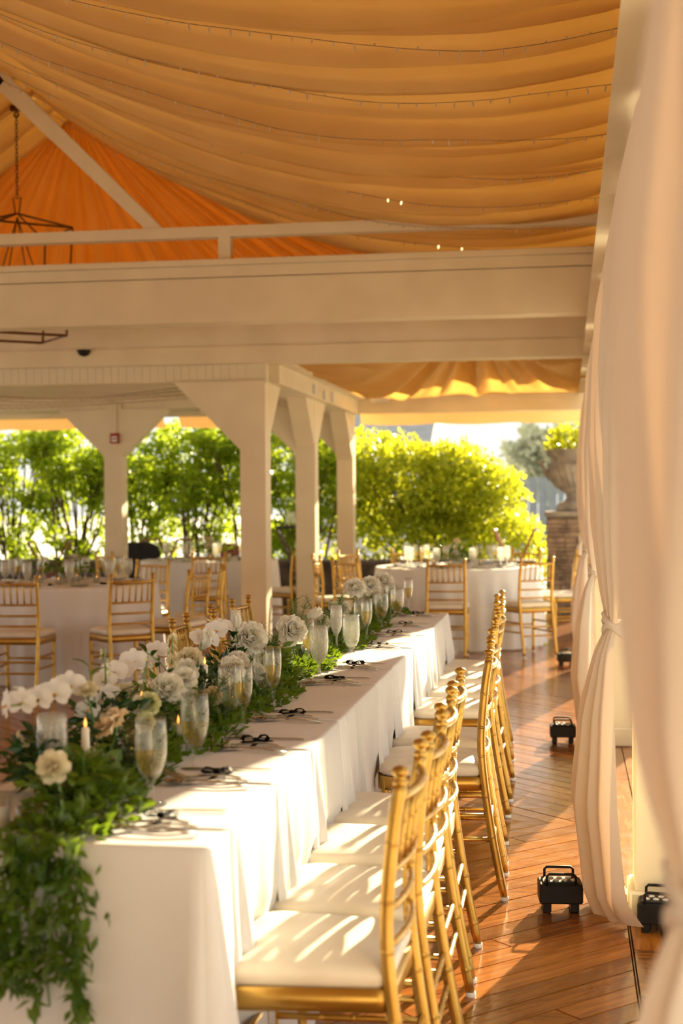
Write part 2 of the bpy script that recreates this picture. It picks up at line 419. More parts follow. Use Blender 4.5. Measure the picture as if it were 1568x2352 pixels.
# bay ceiling at left, its cross beam with haunches
struct('ceiling_bay', G().box(-9.1, -2.75, YB + .2, 17.4, 2.52, 2.6), 'white_paint_soffit', 'flat white ceiling over the far left bay')
struct('trim_13', G().box(-9.1, -2.78, 14.58, 14.72, 2.40, 2.52), 'white_paint', 'white cross beam in the far left bay')
struct('trim_14', G().box(-9.1, .3, 17.08, 17.30, 2.47, 2.72), 'white_paint', 'white beam along the far garden edge')
struct('trim_15', G().box(-2.84, -2.50, YB + .2, 17.2, 2.455, 2.62), 'white_paint', 'white beam along the row of columns')
struct('trim_16', G().box(-2.60, -2.40, YB + .22, 17.1, 2.62, 2.90), 'white_paint', 'white board above the row of columns')
def column(x, y, w, label, haunches):
    t = thing('column', label, 'column', (x, y, 0), 0, 'white columns of the pavilion')
    h = w / 2
    ob('shaft', G().box(-h, h, -h, h, 0, 2.47), 'white_paint', t)
    for ax, sg, size, top in haunches:
        q = [(sg * h, top - size), (sg * h, top), (sg * (h + size), top)]
        if (ax == 'y') == (sg > 0): q = q[::-1]
        hw = h - .004
        ob('haunch', G().prism(q, 'x' if ax == 'y' else 'y', -hw, hw), 'white_paint', t)
    return t
column(-2.70, YB + .11, .225, 'nearest and widest white column with angled braces', [('x', -1, .6, 2.47), ('y', 1, .47, 2.455), ('x', 1, .02, 2.46)])
column(-2.69, 14.65, .205, 'middle white column standing behind the widest one', [('x', -1, .5, 2.40), ('y', 1, .47, 2.455), ('y', -1, .47, 2.455)])
column(-2.67, 17.19, .20, 'farthest of the three white columns, beside the bush', [('x', -1, .5, 2.47), ('y', -1, .55, 2.455)])
column(-4.767, 14.65, .195, 'white column carrying the red alarm box', [('x', -1, .5, 2.40), ('x', 1, .5, 2.40)])
column(-7.0, 14.65, .195, 'white column outside the left picture edge', [('x', 1, .5, 2.40), ('x', -1, .5, 2.40)])

# ------------------------------------------------------------------ roof drapes
ceil = bpy.data.objects.new('ceiling', None); C.objects.link(ceil); ceil['kind'] = 'structure'; ceil['label'] = 'swagged ivory fabric ceiling rising to a ridge'
BAY = .86
def drape_panel(y0, y1, side, seed, n_v=64, n_u=36):
    rs = random.Random(seed)
    ph = [rs.uniform(0, 6.28) for _ in range(6)]; nf = rs.choice([2, 3, 3, 4]); cut = sorted(rs.uniform(.06, .94) for _ in range(nf))
    dep = [rs.uniform(.5, 1.1) for _ in range(nf + 1)]; drift = [rs.uniform(-.09, .09) for _ in range(nf)]; skew = rs.uniform(.70, .86)
    sk = rs.uniform(-.10, .10)
    def fn(u, v):
        xe = .30 if side > 0 else -9.008
        x = xe + (RIDGE - xe) * u
        z = roofz(x)
        br = [0] + sorted(c + d * math.sin(PI * u) for c, d in zip(cut, drift)) + [1]
        k = max(i for i in range(len(br) - 1) if br[i] <= v + 1e-9)
        w = (v - br[k]) / max(.02, br[k + 1] - br[k]); wd = (br[k + 1] - br[k])
        # each swag: hangs slowly lower towards its far edge, then tucks up sharply
        f = (w / skew) ** 1.3 if w < skew else 1 - ((w - skew) / (1 - skew)) ** .8
        amp = .19 * min(1, wd / .30) ** .7 * dep[k] * (.30 + .9 * math.sin(PI * min(1, u * .93 + .07)) ** .7)
        rip = .012 * math.sin(v * 31 + ph[0] + 2 * u) + .010 * math.sin(v * 53 + ph[1] - 3 * u) + .006 * math.sin(v * 83 + ph[2] + 5 * u)
        ov = 1 + min(.55, .10 / max(.05, wd * (y1 - y0))) * (.3 + .7 * math.sin(PI * min(1, u + .05)))
        yw = w / skew * ov if w < skew else ov + (1 - ov) * (w - skew) / (1 - skew)
        y = y0 + (y1 - y0) * (br[k] + wd * yw) + sk * math.sin(PI * u) * .6
        return (x, y, z - amp * f + rip * (.4 + u) + .085)
    return G().grid(fn, n_u, n_v)
yk = 11.3 + BAY
k = 0
while yk > -2.2:
    for sd in (1, -1):
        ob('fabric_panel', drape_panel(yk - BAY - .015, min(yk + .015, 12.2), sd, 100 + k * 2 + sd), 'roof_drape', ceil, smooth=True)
    yk -= BAY; k += 1
# unseen canvas roof, added to cut the light coming through the drapes
def rf(u, v, side):
    xe = .52 if side > 0 else -9.22
    x = xe + (RIDGE - xe) * u; return (x, -2.4 + 14.8 * v, 3.62 + 1.55 * u)
for sd in (1, -1):
    o = struct('roof_%s' % ('right' if sd > 0 else 'left'), G().grid(lambda u, v, sd=sd: rf(u, v, sd), 4, 12), 'roof_canvas', 'canvas roof slope over the draped ceiling')
struct('roof_bay', G().box(-9.2, .5, 12.42, 17.5, 3.16, 3.2), 'roof_canvas', 'flat canvas roof over the far bays')  # belongs to the same added light cover
struct('wall_gable', G().prism([(-9.2, 3.2), (.5, 3.2), (.5, 3.62), (RIDGE, 5.16), (-9.2, 3.62)], 'y', 12.38, 12.40), 'gable_canvas', 'canvas gable wall outside the orange drape')  # unseen panel added outside so less sun reaches the gable drape
# gable drape (pleats fanning from the apex)
def gable(u, v):
    a = (u - .5) * 2
    xb = RIDGE + a * 4.55; zb = 2.95
    t = v ** .9
    x = RIDGE + (xb - RIDGE) * t; z = 4.95 + (zb - 4.95) * t
    z = min(z, roofz(x) + .12)
    f = .05 * math.sin(u * 2 * PI * 33) + .03 * math.sin(u * 2 * PI * 14 + 1) + .02 * math.sin(u * 2 * PI * 61 + 2)
    return (x, YB + .16 + f * (.25 + .9 * t), z)
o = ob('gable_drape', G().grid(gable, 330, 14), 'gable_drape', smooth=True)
tag(o, 'backlit orange drape fanning out over the far gable', 'drape')
def bayfab(u, v):
    x = -2.45 + 2.75 * u; y = YB + .24 + (17.12 - YB - .24) * v
    px, py = -.85, 13.6
    dx, dy = x - px, y - py
    ex = 1.6 if dx < 0 else 1.15; ey = 3.5 if dy > 0 else 1.3
    d = min(1, math.hypot(dx / ex, dy / ey)); th = math.atan2(dy / ey, dx / ex)
    z = 2.64 + .62 * (1 - d) ** 1.6
    z += (.030 * math.sin(th * 21) + .022 * math.sin(th * 13 + 1.3) + .014 * math.sin(th * 40)) * math.sin(PI * min(1, d * .97 + .03)) ** .6 * 2.4
    z -= .12 * math.exp(-((x + 1.9) / .5) ** 2) * math.sin(PI * v) ** .5
    return (x, y, z + .03)
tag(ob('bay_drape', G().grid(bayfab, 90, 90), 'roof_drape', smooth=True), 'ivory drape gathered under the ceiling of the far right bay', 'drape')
# awning valance along the garden side
for i, (a, b) in enumerate(((-9.1, -5.1), (-4.9, -2.78), (-2.56, .24))):
    def vf(u, v, a=a, b=b):
        x = a + (b - a) * u; z = 2.62 - .255 * v - (.018 * abs(math.sin(u * (b - a) * PI / .95)) if v > .9 else 0)
        return (x, 17.75 - .25 * (1 - v) + .012 * math.sin(x * 9) * v, z)
    tag(ob('awning_valance', G().grid(vf, 60, 6), 'valance_cloth', smooth=True), ['glowing orange awning valance left of the red alarm box', 'glowing orange awning valance behind the widest column', 'long glowing orange awning valance above the bush and urn'][i], 'awning', 'awning valances')
struct('ceiling_awning', G().prism([(17.25, 2.62), (17.52, 2.60), (17.52, 2.625), (17.25, 2.66)], 'x', -9.1, .3), 'valance_cloth', 'narrow awning canopy at the garden edge')

# ------------------------------------------------------------------ fairy light strings
def string_thing(pts, nb, lit, label, group, drop=.03, wr=.0020):
    t = thing('light_string', label, 'light string', pts[0], 0, group)
    o0 = Vector(pts[0]); P = [Vector(p) - o0 for p in pts]
    ob('wire', G().tube(P, wr, 5), 'wire', t, smooth=True)
    gb, gl = G(), G()
    for k in range(nb):
        s = (k + .5) / nb * (len(P) - 1); i = int(s); p = P[i].lerp(P[min(i + 1, len(P) - 1)], s - i)
        q = Vector((R.uniform(-.008, .008), R.uniform(-.006, .006), -drop * R.uniform(.6, 1.3)))
        if R.random() < .2: q.z *= -.4
        g = gl if k in lit else gb
        g.tube([p, p + q * .35, p + q * .8, p + q], [.0035, .005, .004, .001], 5)
    o = ob('unlit_bulbs', gb, 'bulb_off', t); o['kind'] = 'stuff'
    if gl.v: o = ob('lit_bulbs', gl, 'bulb_lit', t); o['kind'] = 'stuff'; o['label'] = 'glowing bulbs'
    return t
SN = ['lowest ceiling light string, seen below the tie beam', 'light string along the ceiling just above the tie beam', 'second ceiling light string above the tie beam', 'third ceiling light string above the tie beam', 'fourth ceiling light string above the tie beam', 'topmost ceiling light string in the picture', 'ceiling light string above the near end of the table', 'ceiling light string above the nearest post']
for k in range(8):
    ys = 11.3 - BAY * k
    pts = []
    for j in range(41):
        u = j / 40; x = .24 + (RIDGE - .24) * u
        pts.append((x, ys + .03 * math.sin(u * 9 + k), roofz(x) - .085 - .015 * math.sin(u * 17 + k * 2)))
    string_thing(pts, 50, {6, 8, 9, 11, 13} if k == 0 else ({14, 15} if k == 2 else set()), SN[k], 'ceiling light strings')
for k in range(4):
    y = 12.6 + k * .5
    pts = [(-9 + 6.1 * j / 30, y + .25 * math.sin(j * .4 + k), 2.49 - .10 * abs(math.sin(j * PI / 15 + k * .3))) for j in range(31)]
    string_thing(pts, 60, set(), '%s light string sagging under the left bay ceiling' % ['nearest', 'second', 'third', 'farthest'][k], 'bay light strings', .025, .0035)

# ------------------------------------------------------------------ curtains and tiebacks
CZ = [0, .1, .4, .7, .9, 1.0, 1.12, 1.35, 1.7, 2.2, 2.68]
CXL = [.075, .035, .005, .04, .09, .135, .115, .09, .082, .115, .20]      # room-side silhouette
CAMP = [.05, .06, .07, .055, .03, .016, .035, .045, .04, .035, .03]        # fold depth
CW = [.20, .26, .27, .20, .11, .055, .16, .42, .85, 1.32, 1.64]            # half width
def curtain(y, seed, dx=0, wtop=1.0, folds=8, zmin=.02):
    rs = random.Random(seed); ph = [rs.uniform(0, 6.28) for _ in range(6)]
    def fn(u, v):
        z = 2.68 - (2.68 - zmin) * v
        s = u * 2 - 1
        w = float(np.interp(z, CZ, CW)) * wtop; a = float(np.interp(z, CZ, CAMP)); xl = float(np.interp(z, CZ, CXL))
        f = math.sin(s * folds * 1.6 + ph[0]) * .55 + math.sin(s * folds * 2.9 + ph[1]) * .30 + math.sin(s * folds * .7 + ph[2]) * .35
        yy = y + s * w
        x = xl + a * (1.0 + f) + .03 * max(0, z - 1.2) * (s * s) * .4
        if z < 1.0:      # below the tie the cloth bellies round the post
            x += .05 * s * s * (1 - z)
        if z < .12: x += .05 * (1 - z / .12) * (.5 + .5 * f)
        # upper edge sags between its hooks
        zz = z - (.035 * (1 - math.cos(s * 3 * PI)) * max(0, (z - 2.4) / .28) if z > 2.4 else 0)
        return (x + dx * float(np.interp(z, [0, .6, 1.0, 1.2, 1.6, 2.1], [.2, .2, .35, 1, 1, 0])), yy, zz)
    return G().grid(fn, 150, 60)
CL = ['out of focus ivory curtain at the right picture edge', 'ivory curtain knotted low, beside the black floor lights', 'ivory curtain tied back behind the knotted one', 'fourth ivory curtain, farthest down the right side', 'ivory curtain beyond the far right bay']
for i, y in enumerate(POSTS):
    t = thing('curtain', CL[i], 'curtain', (0, 0, 0), 0, 'tied ivory curtains')
    ob('cloth', curtain(y, 40 + i, -.036 if i == 0 else 0), 'curtain', t, smooth=True)
    g = G()
    for j in range(3):
        g.tube([((.17 if i else .157) + .045 * math.cos(a), y + .07 * math.sin(a), .985 + .018 * j + .02 * math.sin(a * 2 + j)) for a in [2 * PI * q / 18 for q in range(18)]], .013, 6, closed=True)
    ob('tieback', g, 'curtain', t, smooth=True)

# ------------------------------------------------------------------ gold bamboo-turned chairs
def rings(path, r, ticks, amp=.0010):
    """densify a path and swell the radius into double bamboo rings at the given fractions"""
    P = [Vector(p) for p in path]
    ls = [0]
    for a, b in zip(P, P[1:]): ls.append(ls[-1] + (b - a).length)
    T = ls[-1]; st = set(l / T for l in ls)
    for t in ticks:
        for d in (-.024, -.016, -.010, -.007, -.004, -.001, .002, .005, .008, .014, .022): st.add(min(1, max(0, t + d * .4 / T)))
    st = sorted(st); out = []; rr = []
    for s in st:
        l = s * T; i = max(0, min(len(P) - 2, next((k for k in range(len(ls) - 1) if ls[k + 1] >= l - 1e-9), len(P) - 2)))
        q = P[i].lerp(P[i + 1], (l - ls[i]) / max(1e-9, ls[i + 1] - ls[i])); out.append(q)
        bump = 0
        for t in ticks:
            d = (s - t) * T / .4
            if abs(abs(d + .0005) - .0045) < .0022: bump = amp
        rr.append(r + bump)
    return out, rr
def smooth_path(pts, n=4):
    P = [Vector(p) for p in pts]; out = []
    for i in range(len(P) - 1):
        a, b, c, d = P[max(0, i - 1)], P[i], P[i + 1], P[min(len(P) - 1, i + 2)]
        for k in range(n):
            t = k / n
            out.append(.5 * ((2 * b) + (c - a) * t + (2 * a - 5 * b + 4 * c - d) * t * t + (3 * b - a - 3 * c + d) * t ** 3))
    out.append(P[-1]); return out
def post_g(sx):
    p = smooth_path([(sx * .168, -.262, .012), (sx * .168, -.225, .20), (sx * .168, -.192, .42), (sx * .168, -.182, .58), (sx * .166, -.196, .76), (sx * .164, -.212, .862)])
    q, rr = rings(p, .0148, [.08, .26, .43, .60, .72, .86])
    rr = [r * (.86 if i == 0 else 1) for i, r in enumerate(rr)]
    g = G().tube(q, rr, 10)
    t = q[-1]; g.lathe([(.0148, 0), (.0165, .004), (.0165, .008), (.012, .012), (.012, .018), (.0185, .024), (.0190, .030), (.014, .036), (.004, .039)], 10, t, False)
    return g
def front_leg_g(sx):
    p = [(sx * .178, .165, .012), (sx * .18, .162, .43)]
    q, rr = rings(p, .0145, [.12, .38, .66, .9]); return G().tube(q, rr, 10)
def rail_g(z, y, bow=.022, r=.0095, hw=.168):
    p = [(hw * s, y - bow * (1 - s * s), z) for s in [k / 4 - 1 for k in range(9)]]
    q, rr = rings(p, r, [.34, .66], .0010); return G().tube(q, rr, 8)
def back_y(z): return float(np.interp(z, [.42, .58, .76, .862], [-.192, -.182, -.196, -.212]))
def straight_g(a, b, r=.0085):
    q, rr = rings([a, b], r, [.3, .5, .7], .0010); return G().tube(q, rr, 8)
CH = {}
CH['post'] = [post_g(s).mesh('back_post', 'gold') for s in (-1, 1)]
CH['glide'] = G().lathe([(.0145, 0), (.0155, .004), (.0145, .014), (.001, .014)], 10).mesh('floor_glide', 'glide')
CH['leg'] = [front_leg_g(s).mesh('front_leg', 'gold') for s in (-1, 1)]
CH['rails'] = [rail_g(z, back_y(z), .026 if z > .8 else .020, .0105 if z > .8 else .0085).mesh('back_rail', 'gold') for z in (.835, .685, .605, .53)]
spz = [(.69, .835)]
CH['spindle'] = []
for k in range(6):
    s = -1 + 2 * (k + .9) / 6.8
    a = Vector((s * .168, back_y(.685) - .020 * (1 - s * s), .69)); b = Vector((s * .168, back_y(.835) - .026 * (1 - s * s), .83))
    q, rr = rings([a, b], .0068, [.33, .66], .0010); CH['spindle'].append(G().tube(q, rr, 7).mesh('spindle', 'gold'))
def seat_outline(k, grow=0):
    hw0, hw1, d0, d1, rc = .172 + grow, .198 + grow, -.185 - grow, .185 + grow, .07
    pts = []
    for cx, cy_, a0, h in ((hw1 - rc, d1 - rc, 0, 1), (-(hw1 - rc), d1 - rc, 90, 1), (-(hw0 - .035), d0 + .035, 180, 0), (hw0 - .035, d0 + .035, 270, 0)):
        r_ = rc if h else .035
        for j in range(k + 1):
            a = rad(a0 + 90 * j / k); pts.append((cx + r_ * math.cos(a), cy_ + r_ * math.sin(a)))
    return pts
g = G().prism(seat_outline(6, .008), 'z', .395, .442); CH['frame'] = g.mesh('seat_frame', 'gold')
def cushion_g():
    g = G(); o_ = seat_outline(6); n = len(o_); vs = []; prof = [(.443, .985), (.452, 1.02), (.468, 1.03), (.482, 1.0), (.490, .9), (.4945, .65), (.496, .3)]
    for z, s in prof: vs += [(x * s, y * s, z) for x, y in o_]
    fs = [(i * n + k, i * n + (k + 1) % n, (i + 1) * n + (k + 1) % n, (i + 1) * n + k) for i in range(len(prof) - 1) for k in range(n)]
    fs += [tuple(range(n - 1, -1, -1)), tuple((len(prof) - 1) * n + k for k in range(n))]
    return g.add(vs, fs)
CH['cushion'] = cushion_g().mesh('cushion', 'cushion')
CH['stretch'] = []
for z in (.30, .215):
    for s in (-1, 1): CH['stretch'].append(straight_g((s * .179, .16, z), (s * .168, -.205 - (.30 - z) * .2, z + .004)).mesh('side_stretcher', 'gold'))
CH['stretch'].append(straight_g((-.178, .163, .26), (.178, .163, .26)).mesh('front_stretcher', 'gold'))
CH['stretch'].append(straight_g((-.168, -.212, .27), (.168, -.212, .27)).mesh('back_stretcher', 'gold'))
CH['stretch'].append(straight_g((-.168, -.222, .19), (.168, -.222, .19)).mesh('back_stretcher', 'gold'))
def make_chair(x, y, face, label, group):
    """face: heading (radians) the sitter looks along"""
    t = thing('chiavari_chair', label, 'chair', (x, y, 0), face - PI / 2, group)
    for s, me in zip((-1, 1), CH['post']):
        p = ob('back_post', me, None, t); ob('floor_glide', CH['glide'], None, p, (s * .168, -.262, 0))
    for s, me in zip((-1, 1), CH['leg']):
        p = ob('front_leg', me, None, t); ob('floor_glide', CH['glide'], None, p, (s * .178, .165, 0))
    for k in ('rails', 'spindle', 'stretch'):
        for me in CH[k]: ob(me.name.split('.')[0], me, None, t)
    ob('seat_frame', CH['frame'], None, t); ob('cushion', CH['cushion'], None, t)
    return t
RIGHT_Y = [3.05, 3.49, 3.95, 4.40, 5.27, 5.76, 6.60, 7.12, 7.64, 8.20]
ORDC = ['first', 'second', 'third', 'fourth', 'fifth', 'sixth', 'seventh', 'eighth', 'ninth', 'tenth']
dxs = [.0, .012, .0, -.005, .05, .03, .012, .0, -.025, -.05]
for i, y in enumerate(RIGHT_Y):
    make_chair(-.548 + dxs[i], y, PI + rad(R.uniform(-2.5, 2.5)), 'gold bamboo chair on the aisle side of the long table, %s from the camera' % ORDC[i], 'chairs on the aisle side of the long table')
for i, (y, a) in enumerate(((6.47, 4), (7.10, 17), (7.70, -3))):
    make_chair(-1.585, y, rad(a), 'gold bamboo chair behind the flowers of the long table, %s' % ['nearest of three', 'turned, middle of three', 'farthest of three'][i], 'chairs on the far side of the long table')
def around(cx, cy_, deg, dist, label, group, turn=0):
    a = rad(deg); make_chair(cx + dist * math.cos(a), cy_ + dist * math.sin(a), a + PI + rad(turn), label, group)
RT, LT, LT2 = (-1.08, 14.0), (-4.05, 11.15), (-3.95, 15.45)
gr = 'chairs around the right round table'
for deg, d, tr, lb in ((-90, 1.17, 3, 'gold bamboo chair with its back to the camera, front of the right round table'), (-52, 1.13, -6, 'gold bamboo chair at the right front of the right round table'),
                   (22, 1.12, 0, 'gold bamboo chair half hidden by the curtain, right round table'), (62, 1.16, 0, 'gold bamboo chair before the red folding stand'),
                   (118, 1.14, 0, 'gold bamboo chair at the far side of the right round table'),
                   (150, 1.16, 0, 'gold bamboo chair at the left rear of the right round table'), (-128, 1.30, 0, 'gold bamboo chair at the left front of the right round table'), (-158, 1.20, 0, 'gold bamboo chair nearest the three white columns')):
    around(*RT, deg, d, lb, gr, tr)
gr = 'chairs around the near left round table'
for deg, d, tr, lb in ((-86, 1.16, 0, 'leftmost gold bamboo chair with its back to the camera'), (-50, 1.16, 0, 'gold bamboo chair second from the left, back to the camera'),
                   (-14, 1.02, 0, 'gold bamboo chair at the right of the near left table, seen edge on'), (18, 1.06, 0, 'gold bamboo chair at the right rear of the near left table'),
                   (76, 1.16, 0, 'gold bamboo chair facing the camera behind the near left table'), (150, 1.1, 0, 'gold bamboo chair at the far left of the near left table'), (-130, 1.15, 0, 'gold bamboo chair cut by the left picture edge')):
    around(*LT, deg, d, lb, gr, tr)
gr = 'chairs around the far left round table'
for deg, d, tr, lb in ((-76, 1.17, 0, 'gold bamboo chair before the far left table, next to the widest column'), (-30, 1.17, 0, 'gold bamboo chair behind the widest column'), (-130, 1.15, 0, 'gold bamboo chair at the left of the far left table')):
    around(*LT2, deg, d, lb, gr, tr)

# ------------------------------------------------------------------ cloths
TZ = .762
def rect_cloth(x0, x1, y0, y1, ends, push, seed):
    rs = random.Random(seed); p1, p2, p3 = [rs.uniform(0, 6.28) for _ in range(3)]
    per = []; rc = .018; step = .02
    def side(ax, a, b, c, nrm, tagn):
        n = max(2, int(abs(b - a) / step))
        for k in range(n + 1):
            t = a + (b - a) * k / n; per.append(((t, c) if ax == 'x' else (c, t), nrm, tagn, min(abs(t - a), abs(t - b))))
    def corner(cx, cy_, a0, tagn):
        for k in range(1, 8):
            a = rad(a0 + 90 * k / 8); per.append(((cx + rc * math.cos(a), cy_ + rc * math.sin(a)), (math.cos(a), math.sin(a)), tagn, 0))
    side('x', x0 + rc, x1 - rc, y0, (0, -1), 'near'); corner(x1 - rc, y0 + rc, 270, 'cn')
    side('y', y0 + rc, y1 - rc, x1, (1, 0), 'right'); corner(x1 - rc, y1 - rc, 0, 'cf')
    side('x', x1 - rc, x0 + rc, y1, (0, 1), 'far'); corner(x0 + rc, y1 - rc, 90, 'cf')
    side('y', y1 - rc, y0 + rc, x0, (-1, 0), 'left'); corner(x0 + rc, y0 + rc, 180, 'cn')
    n = len(per)
    rows = [(TZ + .002, -.012), (TZ + .001, -.004), (TZ - .003, .002)]
    g = G(); vs = []
    for z, d in rows: vs += [(p[0] + nn[0] * d, p[1] + nn[1] * d, z) for p, nn, tg, e in per]
    NV = 16
    for j in range(1, NV + 1):
        t = j / NV; z = TZ - .004 - (TZ - .03) * t
        for i, (p, nn, tg, e) in enumerate(per):
            q = p[0] + p[1]; out = .002
            if (tg in ('near', 'cn') and ends[0]) or (tg in ('far', 'cf') and ends[1]):
                if tg in ('cn', 'cf'): out += .10 * t ** 1.2
                else: out += t * (.018 + .010 * math.sin(p[0] * 9 + p1) + .10 * math.exp(-(e / .05) ** 1.3))
            elif tg in ('near', 'far', 'cn', 'cf'): out = -.002
            if tg in ('right', 'left'):
                f = .015 * math.sin(p[1] * 13 + p1) + .010 * math.sin(p[1] * 29 + p2) + .006 * math.sin(p[1] * 47 + p3)
                out += t ** .8 * (.022 + f)
                edge = ends[0] if p[1] < (y0 + y1) / 2 else ends[1]
                if edge: out += .10 * t ** 1.2 * math.exp(-(e / .06) ** 1.3)
                else: out += .028 * t * math.exp(-(e / .05) ** 1.3)
                if tg == 'right' and z < .52:
                    pu = sum(math.exp(-((p[1] - c) / .19) ** 4) for c in push)
                    out -= .038 * min(1, pu) * min(1, (.52 - z) / .06)
            vs.append((p[0] + nn[0] * out, p[1] + nn[1] * out, z))
    R_ = 3 + NV
    fs = [(j * n + i, (j + 1) * n + i, (j + 1) * n + (i + 1) % n, j * n + (i + 1) % n) for j in range(R_ - 1) for i in range(n)]
    fs.append(tuple(range(n)))
    return g.add(vs, fs)
TX0, TX1 = -1.345, -.697
for i, (a, b) in enumerate(((2.705, 4.664), (4.666, 6.52), (6.522, 8.385))):
    o = ob('tablecloth', rect_cloth(TX0, TX1, a, b, (i == 0, i == 2), RIGHT_Y, 60 + i), 'tablecloth', smooth=True)
    tag(o, ['white cloth on the nearest length of the long table', 'white cloth on the middle length of the long table', 'white cloth on the farthest length of the long table'][i], 'tablecloth', 'white cloths of the long table')
def round_cloth(cx, cy_, r, seed, nf=15):
    rs = random.Random(seed); p1, p2 = rs.uniform(0, 6), rs.uniform(0, 6); n = 220; NV = 18; vs = []; prof = [(r - .02, TZ + .002), (r - .004, TZ + .001), (r + .002, TZ - .004)]
    for rr, z in prof: vs += [(cx + rr * math.cos(2 * PI * k / n), cy_ + rr * math.sin(2 * PI * k / n), z) for k in range(n)]
    for j in range(1, NV + 1):
        t = j / NV; z = TZ - .005 - (TZ - .02) * t
        for k in range(n):
            a = 2 * PI * k / n
            f = math.sin(nf * a + p1 + .7 * math.sin(3 * a)) * .7 + .35 * math.sin((nf * 2 + 3) * a + p2)
            rr = r + t ** .75 * (.045 + .042 * f)
            vs.append((cx + rr * math.cos(a), cy_ + rr * math.sin(a), z))
    R_ = 3 + NV
    fs = [(j * n + (i + 1) % n, (j + 1) * n + (i + 1) % n, (j + 1) * n + i, j * n + i)[::-1] for j in range(R_ - 1) for i in range(n)]
    fs.append(tuple(range(n))); return G().add(vs, fs)
for (c, r_, lb) in ((RT, .80, 'white floor-length cloth of the right round table'), (LT, .74, 'white floor-length cloth of the near left round table'), (LT2, .76, 'white floor-length cloth of the far left round table')):
    tag(ob('round_tablecloth', round_cloth(*c, r_, int(-c[0] * 100)), 'tablecloth', smooth=True), lb, 'tablecloth', 'white round tablecloths')

# ------------------------------------------------------------------ place settings of the long table
T0 = TZ + .002
SET_Y = [2.915, 3.394, 3.85, 4.364, 5.215, 5.683, 6.462, 7.026, 7.534, 8.182]
def napkin_g(seed, hang=.29):
    rs = random.Random(seed); k = rs.uniform(-.02, .02); k2 = rs.uniform(-.02, .03)
    top = [(-.29, 0, .0019), (-.20, 0, .0020), (-.10, 0, .0019), (-.02, 0, .0020), (.0005, 0, .0008), (.0048, 0, -.010)]
    dn = [(.0062 + .014 * j / 5, k2 * j / 5, -.03 - hang * j / 5) for j in range(6)]
    P = smooth_path(top + dn, 3); n = len(P); NW = 12; th = .003; vs = []; fs = []
    for i, p in enumerate(P):
        t = (P[min(i + 1, n - 1)] - P[max(i - 1, 0)]).normalized(); nn = t.cross(Vector((0, 1, 0))).normalized()
        if nn.z < 0 and nn.x < 0: nn = -nn
        f = i / (n - 1); w = .115 + .03 * f + .07 * max(0, f - .5)
        for sd_ in (-1, 1):
            for j in range(NW + 1):
                s_ = j / NW * 2 - 1
                wav = (.010 * (1 + math.sin(s_ * 4.2 + k * 60)) + .004 * math.sin(s_ * 9 + 2)) * max(0, f - .45) * 1.6 - .010 * s_ ** 6 * min(1, max(0, f - .3) * 5) * (1.3 if s_ < 0 else .6)
                dz_ = -.012 * abs(s_ + .2) * (f > .97)
                vs.append(p + Vector((0, s_ * w / 2 + k * f, dz_)) + nn * (sd_ * th / 2 + wav))
    m_ = 2 * (NW + 1)
    ring = list(range(NW + 1)) + [NW + 1 + j for j in range(NW, -1, -1)]
    for i in range(n - 1):
        for q in range(len(ring)):
            a_, b_ = ring[q], ring[(q + 1) % len(ring)]; fs.append((i * m_ + a_, i * m_ + b_, (i + 1) * m_ + b_, (i + 1) * m_ + a_))
    fs += [tuple(ring[::-1]), tuple((n - 1) * m_ + r_ for r_ in ring)]
    return G().add(vs, fs)
def bow_g(seed):
    rs = random.Random(seed); g = G()
    g.box(-.007, .007, -.008, .008, .002, .013, .003)
    for s in (-1, 1):
        h = rs.uniform(.003, .008); tw = rs.uniform(-.010, .010)
        # a loop: upper and lower leaf of ribbon meeting at the fold
        g.ribbon([(s * .002, 0, .009), (s * .014, tw * .5, .010 + h), (s * .027, tw, .010 + h), (s * .033, tw, .007 + h * .4), (s * .027, tw, .004), (s * .012, tw * .5, .004), (s * .002, 0, .006)], [.008, .016, .022, .022, .022, .016, .008], .0016, (0, 1, 0))
        e = rs.uniform(.008, .016)
        g.ribbon([(0, 0, .005), (s * .016, -s * e * .6, .004), (s * .036, -s * e, .003 + rs.uniform(0, .006))], [.008, .013, .015], .0016, (0, 1, 0))
    return g
def knife_g():
    P = [(-.115, 0, .004), (-.10, 0, .004), (-.02, 0, .004), (.0, 0, .006), (.09, 0, .006), (.115, 0, .005)]
    return G().ribbon(P, [.006, .018, .018, .011, .014, .012], .0035)
def fork_g():
    g = G(); P = smooth_path([(-.055, 0, .012), (-.035, 0, .006), (-.01, 0, .008), (.05, 0, .014), (.10, 0, .007)], 3)
    g.ribbon(P, [.024, .025, .025, .022, .016, .010, .007, .007, .008, .010, .012, .013, .012][:len(P)] + [.012] * max(0, len(P) - 13), .003)
    for k in range(4): g.ribbon([(-.052, -.0095 + k * .0063, .011), (-.080, -.0098 + k * .0065, .018), (-.104, -.0098 + k * .0065, .030)], [.004, .0038, .002], .0026)
    return g
def spoon_g():
    g = G()
    def bowl(u, v):
        a = u * 2 * PI; return (-.085 + .030 * v * math.cos(a), .020 * v * math.sin(a), .004 + .009 * v * v)
    g.grid(bowl, 16, 4)
    g.ribbon([(-.056, 0, .012), (-.02, 0, .014), (.05, 0, .012), (.105, 0, .005)], [.007, .006, .009, .014], .003)
    return g
KN, FK, SP = knife_g().mesh('knife', 'silver', False), fork_g().mesh('fork', 'silver', False), spoon_g().mesh('spoon', 'silver')
def put(name, me, label, cat, loc, rz, group, ry=0):
    o = link(bpy.data.objects.new(name, me), None, loc, (0, ry, rz)); return tag(o, label, cat, group)
